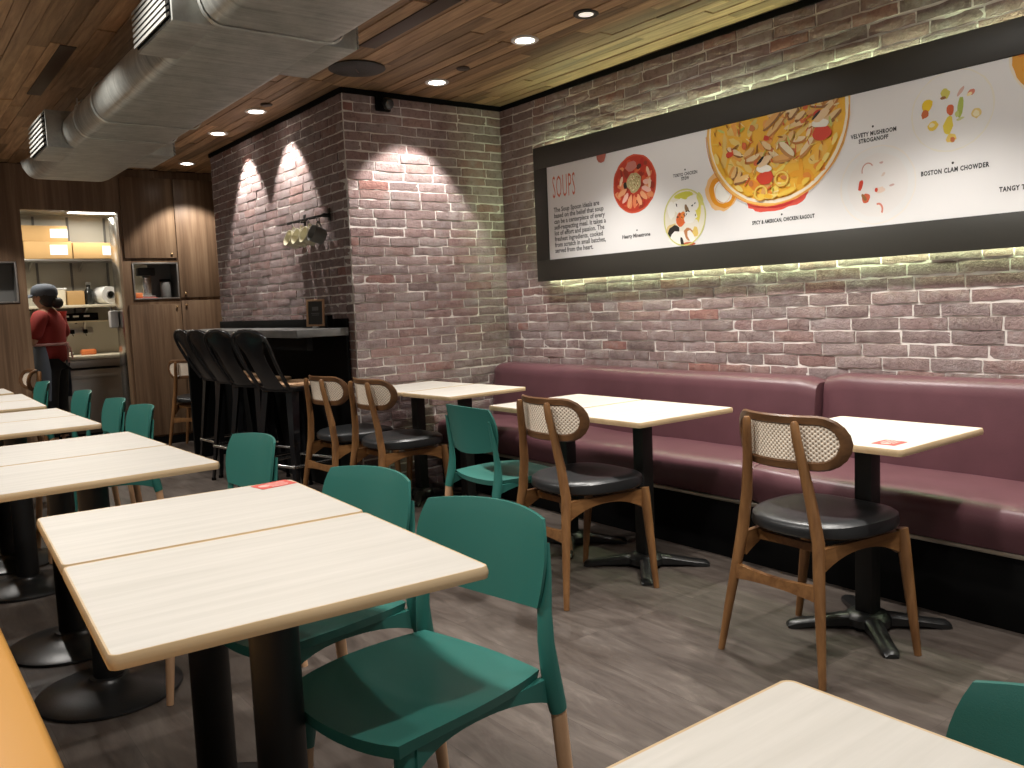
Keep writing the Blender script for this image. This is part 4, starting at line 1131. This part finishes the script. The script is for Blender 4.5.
n1 = niche(2.160, 2.598, 1.467, 1.830, 'steel-framed hatch in the walnut wall right of the kitchen doorway')
n2 = niche(.822, 1.163, 1.472, 1.848, 'steel-framed hatch in the walnut wall at the left edge of the photo')
hatch_back(n1, -.01, .215, .36); hatch_back(n2, -.165, .165, .37)
tag(MB().box(-.14, .10, -.06, .06, 0, .012, 0, .004).build('red_tray', M['sticker'], None, (2.30, YF + .12, 1.474)), 'flat red tray on the floor of the hatch', 'tray')
cm = empty('hatch_machine', 'small grey machine with a black head inside the hatch', 'machine', (2.32, YF + .15, 1.487))
MB().box(-.07, .07, -.05, .07, 0, .02, 0, .004).build('base', M['steel'], cm); MB().box(-.03, .05, .0, .06, .02, .22, 0, .006).build('column', M['chrome'], cm); MB().box(-.08, .08, -.06, .06, .22, .30, 0, .008).build('head', M['blackmetal'], cm)
gl = empty('glass_jar', 'cylindrical grey jar standing inside the hatch beside the machine', 'jar', (2.50, YF + .14, 1.474))
MB().lathe([(.045, 0), (.05, .01), (.05, .16), (.046, .17)], n=20).build('jar', M['ovalgrey'], gl); MB().lathe([(.052, .171), (.052, .195), (.001, .197)], n=20).build('lid', M['black'], gl)
tag(MB().box(-.045, .045, -.03, .03, 0, .05, 0, .006).build('orange_box', M['orange'], None, (2.215, YF + .10, 1.487)), 'small orange box at the left inside the hatch', 'box')
tag(MB().box(-.11, .11, -.012, -.001, 0, .20, 0, .003).build('orange_sign', M['orangered'], None, (.922, YF, 1.865)), 'orange sign board above the hatch, cut by the left edge', 'sign')

# ---------------------------------------------------------------- the kitchen worker
def skin(name, joints, bones, mat, sub=2, parent=None):
    me = bpy.data.meshes.new(name); names = list(joints)
    me.from_pydata([joints[n][0] for n in names], [(names.index(a), names.index(b)) for a, b in bones], [])
    o = bpy.data.objects.new(name, me); COL.objects.link(o)
    sk = o.modifiers.new('skin', 'SKIN'); sk.use_smooth_shade = True
    lay = me.skin_vertices[0].data
    for i, n in enumerate(names):
        r = joints[n][1]; lay[i].radius = r if isinstance(r, tuple) else (r, r); lay[i].use_root = (i == 0)
    ss = o.modifiers.new('sub', 'SUBSURF'); ss.levels = sub; ss.render_levels = sub
    bpy.context.view_layer.update()
    m2 = bpy.data.meshes.new_from_object(o.evaluated_get(bpy.context.evaluated_depsgraph_get()))
    bpy.data.objects.remove(o); bpy.data.meshes.remove(me); m2.name = name
    m2.materials.clear(); m2.materials.append(mat)
    for p in m2.polygons: p.use_smooth = True
    o = bpy.data.objects.new(name, m2); COL.objects.link(o); o.parent = parent
    return o
pr_ = empty('person', 'kitchen worker in a red shirt, slate cap and blue-grey apron, facing left', 'person', (1.50, 9.80, 0), math.radians(146))
J = {'pelvis': ((0, 0, .90), (.135, .105)), 'waist': ((.005, 0, 1.05), (.125, .095)), 'chest': ((.01, 0, 1.24), (.145, .105)), 'neckb': ((.005, 0, 1.375), (.075, .065)), 'neck': ((.02, 0, 1.43), .048), 'jaw': ((.035, 0, 1.485), (.062, .068)), 'skull': ((.030, 0, 1.56), (.078, .088)), 'crown': ((.02, 0, 1.615), (.06, .068)),
     'nose': ((.128, 0, 1.515), .012)}
Bn = [('pelvis', 'waist'), ('waist', 'chest'), ('chest', 'neckb'), ('neckb', 'neck'), ('neck', 'jaw'), ('jaw', 'skull'), ('skull', 'crown'), ('jaw', 'nose')]
for s, k in ((1, 'l'), (-1, 'r')):
    J.update({'sh' + k: ((0, s * .165, 1.335), .058), 'el' + k: ((.045, s * .235, 1.085), .043), 'wr' + k: ((.275, s * .190, 1.02), .030), 'pa' + k: ((.335, s * .18, 1.01), (.038, .018)), 'kn' + k: ((.335, s * .165, .985), .034),
        'hip' + k: ((0, s * .085, .84), .088), 'knee' + k: ((.015, s * .095, .46), .058), 'ank' + k: ((-.005, s * .10, .09), .040), 'heel' + k: ((.0, s * .10, .035), .036), 'toe' + k: ((.15, s * .115, .028), (.040, .026))})
    del J['kn' + k]
    if k == 'r': J['el' + k] = ((.0, -.290, 1.095), .043); J['wr' + k] = ((.225, -.215, 1.03), .030)
    Bn += [('neckb', 'sh' + k), ('sh' + k, 'el' + k), ('el' + k, 'wr' + k), ('wr' + k, 'pa' + k), ('pelvis', 'hip' + k), ('hip' + k, 'knee' + k), ('knee' + k, 'ank' + k), ('ank' + k, 'heel' + k), ('heel' + k, 'toe' + k)]
    for f in range(4):
        y = s * (.18 + (.027 - f * .018)); L = (.062, .072, .068, .052)[f]
        J[f'f{f}a' + k] = ((.365 + L * .4, y, 1.008), .009); J[f'f{f}b' + k] = ((.365 + L, y, .985), .008)
        Bn += [('pa' + k, f'f{f}a' + k), (f'f{f}a' + k, f'f{f}b' + k)]
    J['ta' + k] = ((.315, s * .145, 1.00), .011); J['tb' + k] = ((.345, s * .130, .99), .009); Bn += [('wr' + k, 'ta' + k), ('ta' + k, 'tb' + k)]
skin('body', J, Bn, M['skin'], 2, pr_)
for s in (-1, 1):
    MB().lathe([(.008, -.004), (.016, 0), (.020, .006), (.014, .010), (.002, .006)], n=14, sx=.7, sy=1.2).build('ear', M['skin'], pr_, (.025, s * .086, 1.525)).rotation_euler = (-s * PI / 2, 0, 0)
    MB().lathe([(.001, -.009), (.006, -.006), (.009, 0), (.006, .006), (.001, .009)], n=12).build('eye', M['hair'], pr_, (.108, s * .032, 1.545))
Js = {'hem': ((-.01, 0, .83), (.185, .155)), 'waist': ((.0, 0, 1.03), (.165, .135)), 'chest': ((.005, 0, 1.22), (.185, .145)), 'col': ((.004, 0, 1.385), (.100, .090))}
Bs = [('hem', 'waist'), ('waist', 'chest'), ('chest', 'col')]
for s, k in ((1, 'l'), (-1, 'r')):
    Js.update({'sh' + k: ((0, s * .165, 1.33), .078), 'm' + k: ((.02, s * .205, 1.21), .074), 'cf' + k: ((.045, s * .235, 1.10), .070)})
    if k == 'r': Js['m' + k] = ((.0, -.235, 1.215), .078); Js['cf' + k] = ((.0, -.280, 1.11), .074)
    Bs += [('col', 'sh' + k), ('sh' + k, 'm' + k), ('m' + k, 'cf' + k)]
skin('shirt', Js, Bs, M['redfab'], 2, pr_)
Jt = {'top': ((-.005, 0, .98), (.152, .125))}; Bt = []
for s, k in ((1, 'l'), (-1, 'r')):
    Jt.update({'hip' + k: ((0, s * .088, .82), .108), 'knee' + k: ((.015, s * .096, .46), .082), 'hem' + k: ((-.004, s * .10, .10), .070)}); Bt += [('top', 'hip' + k), ('hip' + k, 'knee' + k), ('knee' + k, 'hem' + k)]
skin('trousers', Jt, Bt, M['trousers'], 2, pr_)
for s in (-1, 1):
    MB().loft([[(x0 + .06 + lx * math.cos(2 * PI * k / 20), s * .108 + wy * math.sin(2 * PI * k / 20), z) for k in range(20)] for x0, lx, wy, z in ((0, .135, .050, .001), (0, .140, .053, .02), (-.005, .125, .048, .055), (-.045, .075, .044, .10))]).build('shoe', M['black'], pr_)
# apron wrapped round the front and sides, strings tied at the back
rings = []
for z, rx, ry, sp_ in ((1.06, .140, .167, 1.75), (.95, .170, .192, 1.9), (.80, .200, .205, 1.95), (.62, .215, .215, 1.9), (.50, .220, .218, 1.85)):
    out = [(rx * math.cos(-sp_ + 2 * sp_ * k / 24), ry * math.sin(-sp_ + 2 * sp_ * k / 24), z) for k in range(25)]
    inn = [((rx - .006) * math.cos(-sp_ + 2 * sp_ * k / 24), (ry - .006) * math.sin(-sp_ + 2 * sp_ * k / 24), z) for k in range(24, -1, -1)]
    rings.append(out + inn)
ap = MB().loft(rings).build('apron', M['apron'], pr_)
ring = [(.146 * math.cos(2 * PI * k / 32), .173 * math.sin(2 * PI * k / 32), 1.06) for k in range(33)]
MB().tube(ring, (.013, .004)[0], 8, flat=.4).build('waist_string', M['strings'], ap)
MB().tube([(-.146, 0, 1.06), (-.165, .02, 1.0), (-.165, .03, .93), (-.168, .035, .87)], .010, 8, flat=.5).tube([(-.146, 0, 1.06), (-.165, -.03, 1.01), (-.165, -.045, .95), (-.168, -.05, .90)], .010, 8, flat=.5).tube([(-.146, 0, 1.06), (-.166, .04, 1.075), (-.16, .065, 1.05), (-.148, .01, 1.058)], .009, 8, flat=.5).build('bow', M['strings'], ap)
# cap with a brim, hair gathered in a low bun
rings = [[(.015 + sx * rr * math.cos(2 * PI * k / 28), rr * 1.0 * math.sin(2 * PI * k / 28), z) for k in range(28)] for rr, sx, z in ((.099, 1.12, 1.548), (.104, 1.12, 1.575), (.102, 1.10, 1.615), (.086, 1.08, 1.648), (.05, 1.05, 1.668), (.008, 1., 1.673))]
cp_ = MB().loft(rings).build('cap', M['cap'], pr_)
F_ = []; nb = 14
up_, dn_ = [], []
for k in range(nb + 1):
    a = -1.05 + 2.1 * k / nb
    for q in (0, .5, 1):
        r = .103 + .075 * q * math.cos(a * .9); p = (.020 + r * 1.08 * math.cos(a), r * math.sin(a), 1.566 - .022 * q - .012 * a * a)
        up_.append((p[0], p[1], p[2] + .003)); dn_.append((p[0], p[1], p[2] - .003))
fs = []
for k in range(nb):
    for q in range(2):
        a = k * 3 + q; fs += [(a, a + 1, a + 4, a + 3), (len(up_) + a, len(up_) + a + 3, len(up_) + a + 4, len(up_) + a + 1)]
MB().add(up_ + dn_, fs).build('brim', M['cap'], cp_)
rings = [[(cx + rx * math.cos(2 * PI * k / 24), ry * math.sin(2 * PI * k / 24), z) for k in range(24)] for cx, rx, ry, z in ((-.028, .035, .055, 1.435), (-.022, .062, .085, 1.465), (-.010, .078, .093, 1.51), (0, .088, .098, 1.555), (.004, .092, .10, 1.57))]
hr = MB().loft(rings).build('hair', M['hair'], pr_)
MB().lathe([(.002, -.058), (.030, -.050), (.050, -.025), (.056, 0), (.048, .03), (.028, .05), (.002, .056)], n=24).build('bun', M['hair'], hr, (-.092, 0, 1.475))

pr_.scale = (1.09, 1.09, 1.)
# ---------------------------------------------------------------- light
def spot(x, y, z, power, size, blend, aim=(0, 0), r=.035, col=(1., .955, .895), name='downlight_or_fill_beam'):
    l = bpy.data.lights.new(name, 'SPOT'); l.energy = power; l.spot_size = math.radians(size); l.spot_blend = blend
    l.shadow_soft_size = r; l.color = col
    o = bpy.data.objects.new(name, l); COL.objects.link(o); o.location = (x, y, z)
    d = Vector((aim[0], aim[1], -1)).normalized(); o.rotation_euler = d.to_track_quat('-Z', 'Y').to_euler()
    return o
ZL = HC - .03
PW = 1.
# lamps in the picture
spot(3.089, 3.873, ZL, 118, 96, .65)
spot(3.135, 4.869, ZL, 90, 78, .25, (-.05, .22))
spot(2.403, 6.160, ZL, 70, 72, .25, (.30, 0))
spot(2.413, 7.027, ZL, 70, 72, .25, (.30, 0))
spot(2.640, 8.509, ZL, 80, 92, .3, (.10, .25))
# the same lamps carrying on above and behind the camera
for y in (2.87, 1.87, .87): spot(3.05, y, ZL, 118, 96, .65)
for y in (.5, 1.75, 3.0, 4.3, 5.6, 6.9, 8.1): spot(.50, y, ZL, 76, 116, .35)
spot(1.9, 1.0, ZL, 40, 90, .4)
# two unseen fill spots further out, added to brighten the upper poster
for y in (1.7, 3.3): spot(2.15, y, ZL, 32, 80, .8, (1.25, 0.))
a = bpy.data.lights.new('kitchen_tube', 'AREA'); a.energy = 8; a.shape = 'RECTANGLE'; a.size = .5; a.size_y = .16; a.color = (1., .93, .80)
o = bpy.data.objects.new('kitchen_tube', a); COL.objects.link(o); o.location = (2.1, 10.15, 2.42)
a = bpy.data.lights.new('kitchen_tube', 'AREA'); a.energy = 15; a.shape = 'RECTANGLE'; a.size = .5; a.size_y = .16; a.color = (1., .93, .80)
o = bpy.data.objects.new('kitchen_tube', a); COL.objects.link(o); o.location = (1.3, 9.85, 2.42)

w = bpy.data.worlds.new('room_ambience'); S.world = w; w.use_nodes = True
w.node_tree.nodes['Background'].inputs[0].default_value = (1., .96, .91, 1); w.node_tree.nodes['Background'].inputs[1].default_value = .21

# ---------------------------------------------------------------- camera
F, YAW, PIT, ROL, CH = 858.562, .642245, .093949, .042522, 1.277837
fw = Vector((math.sin(YAW) * math.cos(PIT), math.cos(YAW) * math.cos(PIT), -math.sin(PIT)))
rt = Vector((math.cos(YAW), -math.sin(YAW), 0)); up = rt.cross(fw)
r2 = math.cos(ROL) * rt - math.sin(ROL) * up; u2 = math.sin(ROL) * rt + math.cos(ROL) * up
cd = bpy.data.cameras.new('camera'); cd.sensor_width = 36.; cd.lens = 36. * F / 1024; cd.clip_start = .02
co = bpy.data.objects.new('camera', cd); COL.objects.link(co)
Mx = Matrix((r2, u2, -fw)).transposed().to_4x4(); Mx.translation = Vector((0, 0, CH)); co.matrix_world = Mx
S.camera = co
vs = S.view_settings; vs.view_transform = 'Standard'; vs.look = 'None'; vs.exposure = .28; vs.gamma = 1.; vs.use_curve_mapping = False
S.cycles.max_bounces = 8; S.cycles.diffuse_bounces = 4; S.cycles.sample_clamp_indirect = 6.; S.cycles.caustics_reflective = False; S.cycles.caustics_refractive = False
